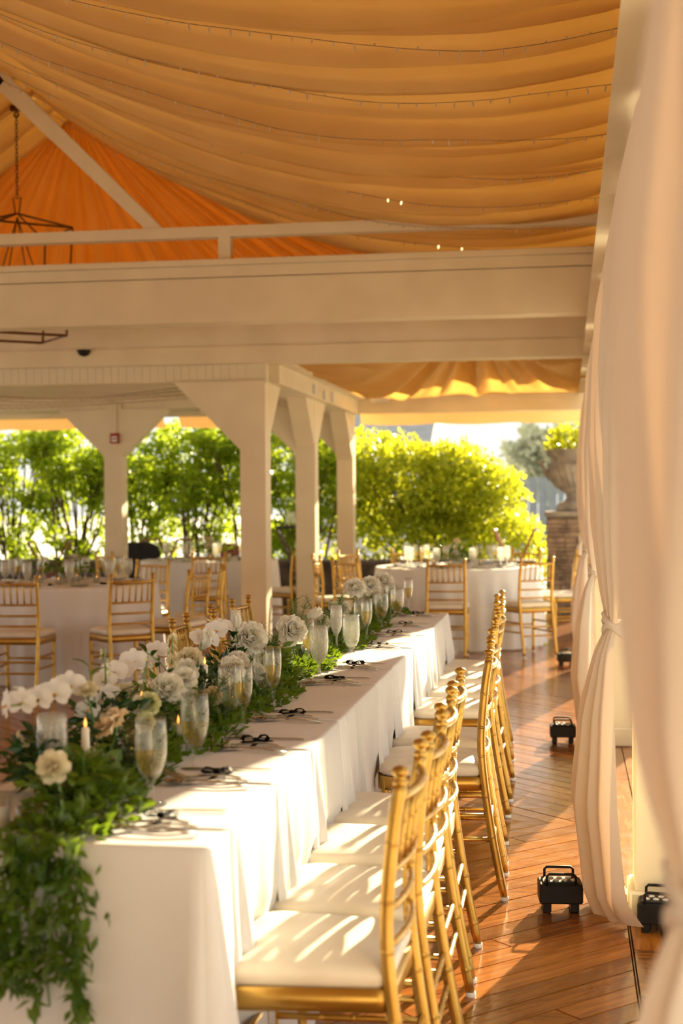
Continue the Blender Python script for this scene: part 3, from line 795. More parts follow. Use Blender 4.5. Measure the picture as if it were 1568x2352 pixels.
for i, y in enumerate(SET_Y):
    w = '%s place setting from the camera' % ORDC[i]
    nb = thing('napkin', 'white napkin hanging over the table edge, ' + w, 'napkin', (TX1, y, T0), rad(R.uniform(-2, 2)), 'white napkins on the long table')
    ob('cloth', napkin_g(i, R.uniform(.27, .31)), 'napkin_cloth', nb)
    ob('ribbon_bow', bow_g(i), 'black_ribbon', nb, (-.158, 0, .006), (0, 0, rad(R.uniform(-35, 35))), scale=1.15)['label'] = 'black ribbon bow'
    ob('ribbon_band', G().ribbon([(-.158, -.060, .0008), (-.158, -.060, .0055), (-.158, 0, .0065), (-.158, .060, .0055), (-.158, .060, .0008)], .012, .002, (1, 0, 0)), 'black_ribbon', nb)
    put('knife', KN, 'silver knife beyond the napkin, ' + w, 'knife', (TX1 - .155, y + .085, T0), rad(R.uniform(-4, 4)), 'table knives')
    put('fork', FK, 'silver fork with tines on the garland, ' + w, 'fork', (TX1 - .185, y - .045, T0 + .002), rad(R.uniform(-6, 10)), 'dinner forks')
    put('fork', FK, 'silver fork in front of the napkin, ' + w, 'fork', (TX1 - .16, y - .085, T0), rad(R.uniform(4, 16)), 'salad forks')
    put('spoon', SP, 'silver spoon in front of the forks, ' + w, 'spoon', (TX1 - .15, y - .115, T0), rad(R.uniform(-8, 4)), 'table spoons')
for i, y in enumerate((3.15, 3.36, 3.75)):
    put('knife', KN, 'silver knife on the far table side, %s' % ['nearest', 'middle', 'farthest'][i], 'knife', (TX0 + .11, y, T0), rad(180 + R.uniform(-5, 5)), 'knives on the far table side')

# ------------------------------------------------------------------ glasses
def glass_meshes(kind):
    if kind == 'goblet':
        pr = [(.001, .0), (.034, .0), (.035, .003), (.010, .008), (.006, .016), (.006, .048), (.010, .056), (.022, .068), (.031, .088), (.0355, .115), (.0365, .145), (.0345, .175), (.0325, .196), (.0312, .196), (.0335, .172), (.035, .145), (.034, .115), (.0295, .09), (.020, .071), (.002, .062)]
        liq = lambda h: [(.001, .0635), (.019, .0725), (.0285, .091), (.0325, .115), (.0335, min(h, .145)), (.0325, h), (.001, h)]
    else:
        pr = [(.001, .0), (.029, .0), (.030, .003), (.008, .007), (.0045, .014), (.0045, .075), (.008, .082), (.018, .098), (.024, .120), (.0265, .150), (.026, .185), (.0245, .212), (.0235, .212), (.025, .185), (.0253, .150), (.0228, .121), (.0165, .100), (.002, .088)]
        liq = lambda h: [(.001, .089), (.0155, .1015), (.0218, .122), (.0243, min(h, .150)), (.0243, h), (.001, h)]
    return pr, liq
GM = {}
for kind in ('goblet', 'flute'):
    pr, liq = glass_meshes(kind)
    for mt in ('glass', 'glass_frost'): GM[kind, mt] = G().lathe(pr, 22).mesh('vessel', mt)
    for nm, m_, h in (('champagne', 'champagne', .118 if kind == 'goblet' else .150), ('water', 'water', .165 if kind == 'goblet' else .17)):
        GM[kind, nm] = G().lathe(liq(h), 20).mesh('drink', m_)
def glass_thing(kind, mt, drink, x, y, z, label, group):
    t = thing('champagne_flute' if kind == 'flute' else 'stemmed_goblet', label, 'glass', (x, y, z), R.uniform(0, 6), group)
    ob('vessel', GM[kind, mt], None, t)
    if drink: ob('drink', GM[kind, drink], None, t)
    return t
GP = [('goblet', 'glass', 'champagne', -.923, 3.07, 'nearest large stemmed glass of the long table'), ('goblet', 'glass', 'champagne', -.931, 3.479, 'second large stemmed glass from the camera'),
      ('flute', 'glass', 'champagne', -.925, 4.001, 'champagne flute before the pair by the third bow'), ('goblet', 'glass', 'water', -.985, 4.08, 'goblet behind the flute by the third bow'),
      ('flute', 'glass', 'champagne', -.928, 4.434, 'champagne flute by the fourth bow'), ('goblet', 'glass', 'water', -.985, 4.56, 'goblet behind the flute by the fourth bow'),
      ('goblet', 'glass_frost', 'water', -.938, 5.336, 'misted goblet of iced water by the fifth bow'), ('flute', 'glass', 'champagne', -1.005, 5.46, 'full champagne flute left of the misted goblet'),
      ('flute', 'glass_frost', None, -1.005, 6.16, 'milky misted flute between two goblets'), ('goblet', 'glass', 'water', -.891, 5.844, 'clear goblet standing in front of the garland by the sixth bow'),
      ('flute', 'glass', 'champagne', -.93, 6.582, 'champagne flute by the seventh bow'), ('goblet', 'glass', 'water', -.975, 6.72, 'goblet behind the flute by the seventh bow'),
      ('goblet', 'glass', 'champagne', -.955, 7.30, 'goblet of champagne by the eighth bow'), ('goblet', 'glass', 'champagne', -.913, 7.65, 'goblet of champagne by the ninth bow'),
      ('flute', 'glass', 'champagne', -.965, 7.78, 'flute behind the goblet by the ninth bow'), ('flute', 'glass', 'champagne', -.925, 8.30, 'last champagne flute at the far table end'),
      ('goblet', 'glass_frost', None, -1.165, 3.10, 'misted goblet behind the nearest cream rose')]
for k_, mt, dr, x, y, lb in GP: glass_thing(k_, mt, dr, x, y, T0, lb, 'glasses on the long table')
for c, nm in ((RT, 'right round table'), (LT, 'near left round table'), (LT2, 'far left round table')):
    for k in range(9):
        a = 2 * PI * (k + .3) / 9
        wh = ', %s clockwise from its front' % ORDC[int(round(((-PI / 2 - a) % (2 * PI)) / (2 * PI / 9))) % 9]
        for rr, kk, mt, dr, lb in ((.50, 'goblet', 'glass_frost', 'water', 'misted goblet on the %s'), (.41, 'flute', 'glass', 'champagne', 'champagne flute on the %s')):
            glass_thing(kk, mt, dr, c[0] + rr * math.cos(a + (.14 if kk == 'flute' else 0)), c[1] + rr * math.sin(a + (.14 if kk == 'flute' else 0)), T0, lb % nm + wh, kk + 's on the ' + nm)
        a -= .25
        t = thing('place_napkin', 'napkin with black bow on the %s' % nm + wh, 'napkin', (c[0] + .60 * math.cos(a), c[1] + .60 * math.sin(a), T0), a, 'napkins on the ' + nm)
        ob('cloth', G().box(-.10, .10, -.045, .045, 0, .014, .004), 'napkin_cloth', t); ob('ribbon_bow', bow_g(k + 30), 'black_ribbon', t, (0, 0, .012))
        t = thing('glass_plate', 'small glass plate on the %s' % nm + wh, 'plate', (c[0] + .55 * math.cos(a + .4), c[1] + .55 * math.sin(a + .4), T0), 0, 'bread plates on the ' + nm)
        ob('dish', G().lathe([(.001, 0), (.05, 0), (.075, .010), (.074, .013), (.05, .004), (.001, .004)], 20), 'plate_glass', t, smooth=True)

# ------------------------------------------------------------------ flowers
def petal(g, az, open_, L, W, cup=.35, curl=.3, nu=4, nv=4, z0=0, r0=0, ruf=0, rs=R):
    ph = rs.uniform(0, 6)
    def fn(u, v):
        t = v; s = (u - .5) * 2
        w = W * math.sin(PI * (.10 + .78 * t)) ** .8 * .5
        o_ = open_ + curl * (t - .4)
        rho = r0 + L * t * math.sin(o_); z = z0 + L * t * math.cos(o_)
        c = cup * W * (s * s) * .5
        rho -= c * math.cos(o_); z += c * math.sin(o_)
        z += ruf * L * t * math.sin(s * 5 + ph)
        y = s * w
        return (rho * math.cos(az) - y * math.sin(az), rho * math.sin(az) + y * math.cos(az), z)
    return g.grid(fn, nu, nv)
def rose_g(r, layers=5, ruf=.03, seed=0, spread=1.25):
    rs = random.Random(seed); g = G()
    for l in range(layers):
        f = (l + .6) / layers; n = 3 + l
        for k in range(n):
            petal(g, 2 * PI * (k + .5 * (l % 2)) / n + rs.uniform(-.15, .15), .10 + spread * f ** 1.3 + rs.uniform(-.08, .08), r * (.75 + .35 * f), r * (.75 + .35 * f), .55 - .25 * f, -.35 + .9 * f, ruf=ruf, rs=rs)
    return g
def tulip_g(r, seed):
    rs = random.Random(seed); g = G()
    for k in range(6): petal(g, 2 * PI * k / 6 + rs.uniform(-.1, .1), .42 - .08 * (k % 2), r * 2.0, r * 1.15, .5, -.75, 4, 6, rs=rs)
    return g
def oriented(g, d, pos):
    q = Vector(d).normalized().to_track_quat('Z', 'Y').to_matrix().to_4x4(); q.translation = Vector(pos)
    return g.xform(q)
def flower(kind, mat, base, head, size, label, cat, face=(.3, -.7, .6), group='flowers on the long table', seed=0, leaves=2):
    t = thing(kind, label, cat, base, 0, group); h = Vector(head) - Vector(base)
    d = Vector(face).normalized(); neck = h - d * size * .35
    ob('stem', G().tube(smooth_path([(0, 0, 0), (neck.x * .35, neck.y * .35, neck.z * .6), neck, h - d * size * .05], 4), .0026, 6), 'stem_green', t, smooth=True)
    if kind == 'tulip': g = tulip_g(size * .42, seed)
    elif kind == 'peony': g = rose_g(size * .55, 6, .10, seed, 1.15)
    else: g = rose_g(size * .52, 5, .04, seed)
    ob('bloom', oriented(g, d, h - d * size * .25), mat, t, smooth=True)
    if kind == 'peony': ob('flower_centre', oriented(G().lathe([(.001, size * .42), (size * .10, size * .38), (size * .12, size * .25), (.001, size * .2)], 8), d, h - d * size * .25), 'petal_lime', t, smooth=True)
    rs = random.Random(seed + 5)
    for k in range(leaves):
        a = rs.uniform(0, 6.28); g = G(); petal(g, a, 1.1, .055, .032, .2, .6, 3, 4, rs=rs)
        ob('leaf', g, 'garland_leaf', t, neck * rs.uniform(.55, .85), smooth=True)
    return t
def base_at(x, y): return (x, y, T0 + .004)
FL = [('rose', 'petal_cream', (-1.05, 2.79, .90), .066, 'nearest cream rose, out of focus', 'flower', (.1, -.9, .2)),
      ('rose', 'petal_cream', (-1.15, 3.30, .995), .056, 'cream rose standing between the two orchid sprays', 'flower', (.1, -.3, .9)),
      ('peony', 'petal_peach', (-1.075, 3.23, .925), .082, 'peach toned rose behind the nearest taper candle', 'flower', (-.5, -.3, .6)),
      ('rose', 'petal_lime', (-1.075, 3.56, .920), .060, 'pale green lisianthus behind the nearest goblets', 'flower', (.3, -.8, .3)),
      ('rose', 'petal_lime', (-1.065, 3.50, .880), .050, 'small pale green bud below the lisianthus', 'flower', (.4, -.8, .1)),
      ('peony', 'petal_white', (-1.08, 3.76, .935), .085, 'white stock bloom left of the second goblet', 'flower', (.3, -.7, .5)),
      ('peony', 'petal_white', (-1.07, 3.88, .945), .070, 'white veined bloom above the second goblet', 'flower', (.2, -.8, .5)),
      ('peony', 'petal_white', (-1.08, 4.78, .975), .112, 'large open white peony in the middle of the table', 'flower', (.35, -.75, .5)),
      ('tulip', 'petal_white', (-1.12, 4.74, 1.02), .080, 'upright white tulip above the large peony', 'flower', (0, -.1, 1)),
      ('peony', 'petal_white', (-1.045, 4.36, .915), .080, 'white peony low behind the flute and goblet pair', 'flower', (.3, -.8, .4)),
      ('peony', 'petal_white', (-1.045, 4.47, .935), .065, 'smaller white peony beside the low one', 'flower', (.4, -.4, .7)),
      ('peony', 'petal_white', (-1.03, 5.29, .950), .112, 'white peony facing right before the ferns', 'flower', (.5, -.7, .35)),
      ('tulip', 'petal_white', (-1.045, 5.76, .968), .088, 'nodding white tulip above the misted goblet', 'flower', (.55, -.2, .25)),
      ('rose', 'petal_white', (-1.08, 6.85, .915), .070, 'small white rose left of the far flutes', 'flower', (.2, -.8, .4)),
      ('rose', 'petal_white', (-1.06, 6.45, .95), .055, 'white bloom half hidden in the ferns', 'flower', (.2, -.7, .5)),
      ('peony', 'petal_white', (-1.06, 7.10, 1.00), .105, 'round white peony, left of the far trio', 'flower', (.2, -.6, .6)),
      ('peony', 'petal_white', (-1.05, 7.60, .985), .100, 'white peony in the middle of the far trio', 'flower', (.2, -.6, .6)),
      ('peony', 'petal_white', (-1.04, 8.10, .975), .110, 'white peony at the far end of the garland', 'flower', (.3, -.6, .6)),
      ('rose', 'petal_white', (-1.10, 4.95, .90), .070, 'white freesia under the large peony', 'flower', (.5, -.7, .1)),
      ('rose', 'petal_cream', (-1.16, 4.28, .955), .085, 'cream rose under the upper orchid spray', 'flower', (.2, -.7, .5)),
      ('tulip', 'petal_white', (-1.15, 4.42, .985), .090, 'white magnolia-like bloom behind the fourth goblet', 'flower', (.4, -.3, .8))]
FL += [('rose', 'petal_white', (-1.12, 3.63, .905), .055, 'white rose between the stock bloom and the taper', 'flower', (.3, -.8, .4)),
       ('peony', 'petal_white', (-1.13, 4.12, .935), .075, 'white ruffled bloom left of the taper before the orchids', 'flower', (.2, -.8, .4)),
       ('rose', 'petal_white', (-1.09, 3.98, .895), .060, 'white rose low behind the second goblet', 'flower', (.4, -.8, .3)),
       ('peony', 'petal_cream', (-1.19, 3.72, .915), .075, 'cream bloom below the upper orchid spray', 'flower', (.1, -.8, .4)),
       ('rose', 'petal_white', (-1.21, 3.42, .895), .055, 'white rose at the far side under the orchids', 'flower', (-.2, -.8, .4)),
       ('rose', 'petal_white', (-1.06, 5.58, .885), .060, 'white rose low between peony and tulip', 'flower', (.5, -.7, .3)),
       ('peony', 'petal_white', (-1.07, 6.14, .905), .080, 'white bloom deep in the ferns', 'flower', (.3, -.7, .5)),
       ('rose', 'petal_white', (-1.10, 5.02, .945), .065, 'white rose behind the wispy fern', 'flower', (.3, -.7, .5)),
       ('peony', 'petal_white', (-1.06, 7.36, .93), .075, 'white bloom below the far trio', 'flower', (.3, -.7, .4)),
       ('rose', 'petal_peach', (-1.03, 4.06, .870), .055, 'pale peach rose behind the third goblet', 'flower', (.4, -.8, .2)),
       ('rose', 'petal_white', (-1.02, 4.62, .875), .060, 'white rose behind the fourth flute', 'flower', (.4, -.7, .4))]
for i, (k_, mt, hd, sz, lb, ct, fc) in enumerate(FL):
    flower(k_, mt, base_at(hd[0] + R.uniform(-.02, .03), hd[1] + R.uniform(.0, .06)), hd, sz, lb, ct, fc, seed=i * 3)
# orchid sprays
def orchid_bloom(r, seed):
    rs = random.Random(seed); g = G()
    for a, L, W in ((90, 1.0, .75), (215, .95, .65), (325, .95, .65), (18, 1.08, 1.25), (162, 1.08, 1.25)):
        petal(g, rad(a), 1.35, r * L, r * W, .10, .2, 4, 4, rs=rs)
    l = G()
    for a in (250, 290, 270): petal(l, rad(a), .75, r * .42, r * .26, .5, -.3, 3, 3, rs=rs)
    return g, l
def orchid(base, pts, r, label, faces):
    t = thing('orchid_spray', label, 'flower', base, 0, 'orchid sprays'); b = Vector(base)
    P = [Vector(p) - b for p in pts]
    ob('stem', G().tube(smooth_path([(0, 0, 0), (P[0].x * .6, P[0].y * .5, P[0].z * .8)] + [p + Vector((0, .022, -.004)) for p in P], 4), .0024, 6), 'stem_green', t, smooth=True)
    for i, p in enumerate(P):
        g, l = orchid_bloom(r * R.uniform(.9, 1.08), i); d = faces[i % len(faces)]
        o = ob('bloom', oriented(g, d, p), 'orchid_white', t, smooth=True); ob('lip', oriented(l, d, p), 'orchid_lip', o, smooth=True)
orchid(base_at(-1.13, 3.42), [(-1.19, 3.29, 1.0), (-1.195, 3.20, .992), (-1.20, 3.11, .992), (-1.205, 3.02, .996), (-1.21, 2.95, 1.0)], .035, 'orchid spray arching towards the left picture edge', [(.25, -.9, -.1), (.2, -.95, .0), (.05, -.95, -.05), (-.1, -.9, .1), (-.8, -.5, .1)])
orchid(base_at(-1.14, 3.95), [(-1.20, 4.06, 1.0), (-1.20, 3.93, .985), (-1.20, 3.83, .995), (-1.20, 3.74, .98), (-1.20, 3.66, .985), (-1.20, 3.58, .97)], .036, 'orchid spray of many blooms behind the cream rose', [(.2, -.7, .5), (.0, -.8, .5), (.3, -.8, .2), (-.1, -.7, .6)])
orchid(base_at(-1.12, 4.30), [(-1.16, 4.42, 1.00), (-1.15, 4.50, .985), (-1.15, 4.58, 1.01), (-1.15, 4.66, 1.015)], .036, 'orchid spray beside the upright tulip', [(.4, -.5, .6), (.6, -.5, .3), (.2, -.8, .3)])
orchid(base_at(-1.16, 3.30), [(-1.17, 3.36, .93), (-1.16, 3.44, .94), (-1.17, 3.52, .945)], .030, 'low orchid blooms under the cream rose', [(.3, -.8, .2), (.1, -.7, .5)])
# stock and delphinium spikes
def spike(base, h, n, r, mat, label, lean=(0, 0)):
    t = thing('flower_spike', label, 'flower', base, 0, 'flower spikes'); rs = random.Random(int(base[1] * 100))
    top = Vector((lean[0], lean[1], h)); ob('stem', G().tube([(0, 0, 0), top * .5, top], .0022, 6), 'stem_green', t)
    g = G()
    for k in range(n):
        f = .45 + .55 * k / n; p = top * f; a = rs.uniform(0, 6.28); rr = r * (1.15 - .6 * (f - .45) / .55)
        q = G()
        for j in range(4): petal(q, j * PI / 2, 1.1, rr, rr * .9, .3, .2, 2, 2, rs=rs)
        dd = Vector((math.cos(a), math.sin(a), .5)); g.v, g.f = (g.v + [], g.f); o_ = oriented(q, dd, p + dd * .010); g.add(o_.v, o_.f)
    ob('florets', g, mat, t, smooth=True)
spike(base_at(-1.14, 3.98), .285, 46, .014, 'petal_cream', 'dense cream stock spike by the gold chair', (.005, .02))
spike(base_at(-1.18, 3.55), .29, 16, .010, 'petal_lime', 'slender green delphinium spike above the cream rose', (-.02, .03))
spike(base_at(-1.14, 3.62), .26, 12, .010, 'petal_lime', 'slender green spike leaning between orchids', (.03, .05))
spike(base_at(-1.20, 3.35), .14, 40, .013, 'petal_cream', 'cream stock below the arching orchid', (-.03, -.02))
spike(base_at(-1.27, 3.25), .12, 36, .012, 'petal_cream', 'cream stock at the far edge of the table', (-.02, -.02))
spike(base_at(-1.09, 4.02), .15, 40, .013, 'petal_lime', 'pale green stock behind the third flute', (.01, .0))

# garland of leaves along the table and over the near end
def garland():
    n = 9000; s = NR.uniform(2.72, 8.30, n); w = .085 + .025 * np.sin(s * 7) + .015 * np.sin(s * 17 + 1)
    cx = -1.045 + .018 * np.sin(s * 3.1)
    off = NR.normal(0, .5, n).clip(-1, 1); x = cx + off * w
    h = .062 * (1 - off ** 2) * (.75 + .35 * np.sin(s * 11)) + .006
    z = T0 + .004 + NR.uniform(.2, 1, n) * h
    pts = np.stack([x, s, z], 1)
    d = np.stack([off * .9 + NR.normal(0, .5, n), NR.normal(0, .6, n), np.abs(NR.normal(.35, .35, n))], 1)
    g1 = leaf_cloud(pts, d, .034, .52)
    n = 760; hz = NR.uniform(0, 1, n) ** 1.0; strand = NR.randint(0, 6, n)
    sx = np.array([-1.085, -1.05, -1.02, -.985, -.955, -1.10])[strand]; ln = np.array([.27, .23, .31, .24, .37, .24])[strand]
    z = T0 + .035 - hz * (ln + .035); x = sx + .012 * np.sin(hz * 9 + strand) + NR.normal(0, .017, n) * (1.3 - .75 * hz) + .02 * hz * (strand > 2) - .01 * hz
    y = 2.695 - NR.uniform(.008, .045, n) - .02 * hz
    d = np.stack([NR.normal(0, .6, n), -np.abs(NR.normal(.3, .3, n)), -np.abs(NR.normal(.55, .4, n))], 1)
    g2 = leaf_cloud(np.stack([x, y, z], 1), d, .036, .48)
    return g1, g2
g1, g2 = garland()
t = thing('leaf_garland', 'green leaf garland along the table, trailing over its near end', 'garland', (-1.045, 2.72, T0))
inv = Matrix.Translation((1.045, -2.72, -T0))
o = ob('foliage', g1.xform(inv), 'garland_leaf', t); o['kind'] = 'stuff'
o = ob('trailing_foliage', g2.xform(inv), 'garland_leaf', t); o['kind'] = 'stuff'
g = G()
for k, (sx, ln) in enumerate(zip([-1.085, -1.05, -1.02, -.985, -.955, -1.10], [.27, .23, .31, .24, .37, .24])):
    g.tube([(sx + .04 * 0, 2.80, T0 + .012), (sx, 2.70, T0 + .014), (sx, 2.683, T0 - .02), (sx + .012 * math.sin(4), 2.67, T0 - ln * .5), (sx + .01, 2.66, T0 - ln)], .0025, 5)
ob('vine', g.xform(inv), 'stem_green', t)
# dark leaf sprigs and big single leaves
def sprig(base, tip, n, L, mat, label, wd=.45, group='leaf sprigs'):
    t = thing('leaf_sprig', label, 'foliage', base, 0, group); tp = Vector(tip) - Vector(base)
    mid = tp * .5 + Vector((0, 0, tp.length * .12)); P = smooth_path([(0, 0, 0), mid, tp], 5)
    ob('stem', G().tube(P, .0018, 5), 'stem_green', t)
    rs = random.Random(int(base[1] * 50 + base[2] * 99))
    for k in range(n):
        p = P[1 + int((len(P) - 2) * k / max(1, n - 1))]; q = G(); petal(q, rs.uniform(0, 6.28), rs.uniform(.6, 1.5), L * rs.uniform(.8, 1.2), L * wd, .15, .5, 3, 4, rs=rs)
        ob('leaf', q, mat, t, p, smooth=True)
SPR = [((-1.17, 3.28, .80), (-1.22, 3.02, .90), 9, .045, 'dark_leaf', 'dark leafy sprig under the arching orchid spray'), ((-1.25, 3.20, .775), (-1.36, 3.02, .86), 12, .050, 'dark_leaf', 'dark leafy sprig over the left table edge'),
       ((-1.14, 3.55, .82), (-1.12, 3.50, .96), 14, .040, 'dark_leaf', 'dark foliage right of the cream rose'), ((-1.12, 4.62, .85), (-1.10, 4.62, .99), 10, .055, 'dark_leaf', 'glossy dark leaves left of the large peony'),
       ((-1.12, 4.05, .84), (-1.17, 3.85, 1.02), 8, .040, 'dark_leaf', 'dark ruscus sprig before the stock spike'), ((-1.04, 2.95, .80), (-1.03, 2.93, .90), 7, .060, 'garland_leaf', 'broad green leaves by the nearest candle'),
       ((-1.06, 3.35, .82), (-1.05, 3.22, .93), 7, .055, 'dark_leaf', 'dark leaves below the peach rose'), ((-1.17, 3.42, .93), (-1.18, 3.40, 1.03), 4, .045, 'garland_leaf', 'green leaf tips above the orchids'),
       ((-1.04, 4.85, .88), (-1.03, 4.84, .92), 2, .085, 'bright_leaf', 'bright yellow-green leaf under the large peony'), ((-1.10, 3.72, .84), (-1.09, 3.70, .90), 12, .040, 'dark_leaf', 'dark filler leaves between the stock blooms'),
       ((-1.09, 4.20, .82), (-1.08, 4.18, .89), 12, .040, 'dark_leaf', 'dark filler leaves behind the third goblet'), ((-1.05, 2.86, .79), (-1.06, 2.80, .84), 9, .055, 'dark_leaf', 'dark leaves under the nearest cream rose')]
for b, tp, n, L, m_, lb in SPR: sprig(b, tp, n, L, m_, lb)
for i, (x, y, z1_, m_, lb) in enumerate(((-1.20, 3.14, .90, 'dark_leaf', 'dark leafy clump under the orchid tips'), (-1.15, 3.44, .94, 'dark_leaf', 'dark leafy clump right of the cream rose'), (-1.14, 3.84, .93, 'garland_leaf', 'green leafy clump behind the stock blooms'),
                                 (-1.13, 4.20, .92, 'dark_leaf', 'dark leafy clump behind the third flute'), (-1.12, 4.56, .93, 'dark_leaf', 'dark leafy clump left of the large peony'), (-1.07, 3.00, .87, 'garland_leaf', 'green leafy clump around the nearest rose'), (-1.08, 5.05, .90, 'garland_leaf', 'green leafy clump right of the large peony'))):
    n = 200; t = thing('leaf_clump', lb, 'foliage', base_at(x, y), 0, 'leaf clumps')
    pts = np.stack([NR.normal(0, .032, n), NR.normal(0, .07, n), NR.uniform(.03, z1_ - T0, n)], 1)
    o = ob('foliage', leaf_cloud(pts, pts * np.array([6, 3, 1]) + NR.normal(0, .15, (n, 3)), .042, .5), m_, t); o['kind'] = 'stuff'
    g = G()
    for k in range(6): g.tube([(0, 0, 0), tuple(Vector(pts[k]) * .5), tuple(pts[k])], .0016, 4)
    ob('stems', g, 'stem_green', t)
def fern(base, h, n, label, spread=.09):
    t = thing('asparagus_fern', label, 'foliage', base, 0, 'wispy ferns'); rs = random.Random(int(base[1] * 77)); g = G(); gs = G()
    for s in range(7):
        a = rs.uniform(0, 6.28); l = h * rs.uniform(.6, 1.1); e = Vector((math.cos(a) * spread * rs.uniform(.4, 1.2), math.sin(a) * spread * rs.uniform(.6, 1.6), l))
        gs.tube([(0, 0, 0), e * .5 + Vector((0, 0, .01)), e], .0012, 4)
        for k in range(n):
            f = rs.uniform(.35, 1); p = e * f; d = Vector((rs.gauss(0, 1), rs.gauss(0, 1), rs.gauss(.7, .6))).normalized() * rs.uniform(.02, .055)
            sd = d.cross(Vector((rs.gauss(0, 1), rs.gauss(0, 1), rs.gauss(0, 1)))).normalized() * .0009
            g.add([p - sd, p + sd, p + d], [(0, 1, 2)])
    ob('stems', gs, 'stem_green', t); o = ob('needles', g, 'fern_green', t); o['kind'] = 'stuff'
for i, (x, y, h, lb) in enumerate(((-1.09, 5.10, .22, 'wispy fern right of the large peony'), (-1.08, 5.42, .27, 'tallest wispy fern before the second column'), (-1.07, 5.95, .20, 'wispy fern behind the nodding tulip'),
                                   (-1.08, 6.40, .22, 'dense fern left of the milky flute'), (-1.07, 6.75, .20, 'dense fern at three quarters of the table'), (-1.06, 7.35, .19, 'fern between the far peonies'), (-1.05, 7.95, .18, 'fern at the far end of the table'), (-1.07, 4.05, .15, 'fern sprig behind the second goblet'), (-1.06, 3.75, .13, 'small fern sprig behind the stock bloom'))):
    fern(base_at(x, y), h, 130, lb)
# glass vases and candles
def vase(x, y, r, h, label):
    t = thing('glass_vase', label, 'vase', (x, y, T0), 0, 'glass vases on the long table')
    ob('glass', G().lathe([(.001, 0), (r, 0), (r, h), (r - .003, h), (r - .003, .008), (.001, .008)], 24), 'glass_clear', t, smooth=True)
    ob('water', G().lathe([(.001, .009), (r - .004, .009), (r - .004, h * .6), (.001, h * .6)], 20), 'water', t, smooth=True)
for x, y, r, h, lb in ((-1.05, 3.36, .042, .13, 'wide glass vase behind the nearest taper'), (-1.08, 4.70, .035, .11, 'glass vase under the large peony'), (-1.04, 5.20, .026, .12, 'slim glass bud vase by the facing peony'), (-1.05, 5.70, .026, .11, 'slim glass bud vase by the nodding tulip'), (-1.10, 4.24, .035, .10, 'glass vase behind the third flute'), (-1.08, 6.95, .03, .09, 'small glass vase among the far ferns')): vase(x, y, r, h, lb)
FLM = G().lathe([(.0010, 0), (.0030, .003), (.0038, .007), (.0028, .012), (.0012, .018), (.0003, .022)], 10).mesh('flame', 'flame')
def taper(x, y, ztop, label):
    t = thing('taper_candle', label, 'candle', (x, y, T0), 0, 'taper candles'); h = ztop - T0 - .03
    ob('holder', G().lathe([(.001, 0), (.030, 0), (.031, .005), (.012, .012), (.010, .020), (.015, .026), (.015, .05), (.0125, .05), (.0125, .03), (.001, .03)], 18), 'glass', t, smooth=True)
    ob('wax', G().lathe([(.011, .031), (.0105, h * .5), (.009, h - .004), (.004, h), (.0003, h)], 14), 'wax', t, smooth=True)
    ob('flame', FLM, None, t, (0, 0, h))
for x, y, z, lb in ((-1.10, 3.14, .955, 'nearest lit taper candle'), (-1.10, 3.58, .956, 'lit taper candle above the lisianthus'), (-1.10, 4.234, .972, 'lit taper candle before the orchids'), (-1.15, 4.84, 1.032, 'lit taper candle beside the upright tulip'), (-1.10, 4.98, .980, 'lit taper candle behind the large peony'), (-1.10, 6.18, .976, 'lit taper candle among the ferns'), (-1.10, 6.92, .952, 'lit taper candle left of the far trio'), (-1.10, 8.31, .988, 'farthest lit taper candle of the long table')): taper(x, y, z, lb)
def votive(x, y, r, h, wh, label):
    t = thing('votive_candle', label, 'candle', (x, y, T0), 0, 'candles in glass')
    ob('glass', G().lathe([(.001, 0), (r, 0), (r, h), (r - .0025, h), (r - .0025, .006), (.001, .006)], 20), 'glass_clear', t, smooth=True)
    ob('wax', G().lathe([(.001, .007), (r * .72, .007), (r * .72, wh), (.001, wh)], 18), 'wax', t, smooth=True)
    if y > 3: ob('flame', FLM, None, t, (0, 0, wh))
for x, y, r, h, wh, lb in ((-1.03, 3.68, .026, .10, .085, 'pillar candle in glass beside the second goblet'), (-1.06, 3.17, .024, .075, .025, 'low votive candle before the nearest goblet'), (-1.085, 3.44, .024, .085, .045, 'votive candle behind the nearest goblet'), (-1.03, 4.30, .022, .09, .05, 'votive candle behind the third flute'), (-1.165, 2.80, .022, .075, .05, 'white pillar candle at the left picture edge'), (-1.13, 2.87, .028, .035, .016, 'shallow amber votive at the table corner')): votive(x, y, r, h, wh, lb)
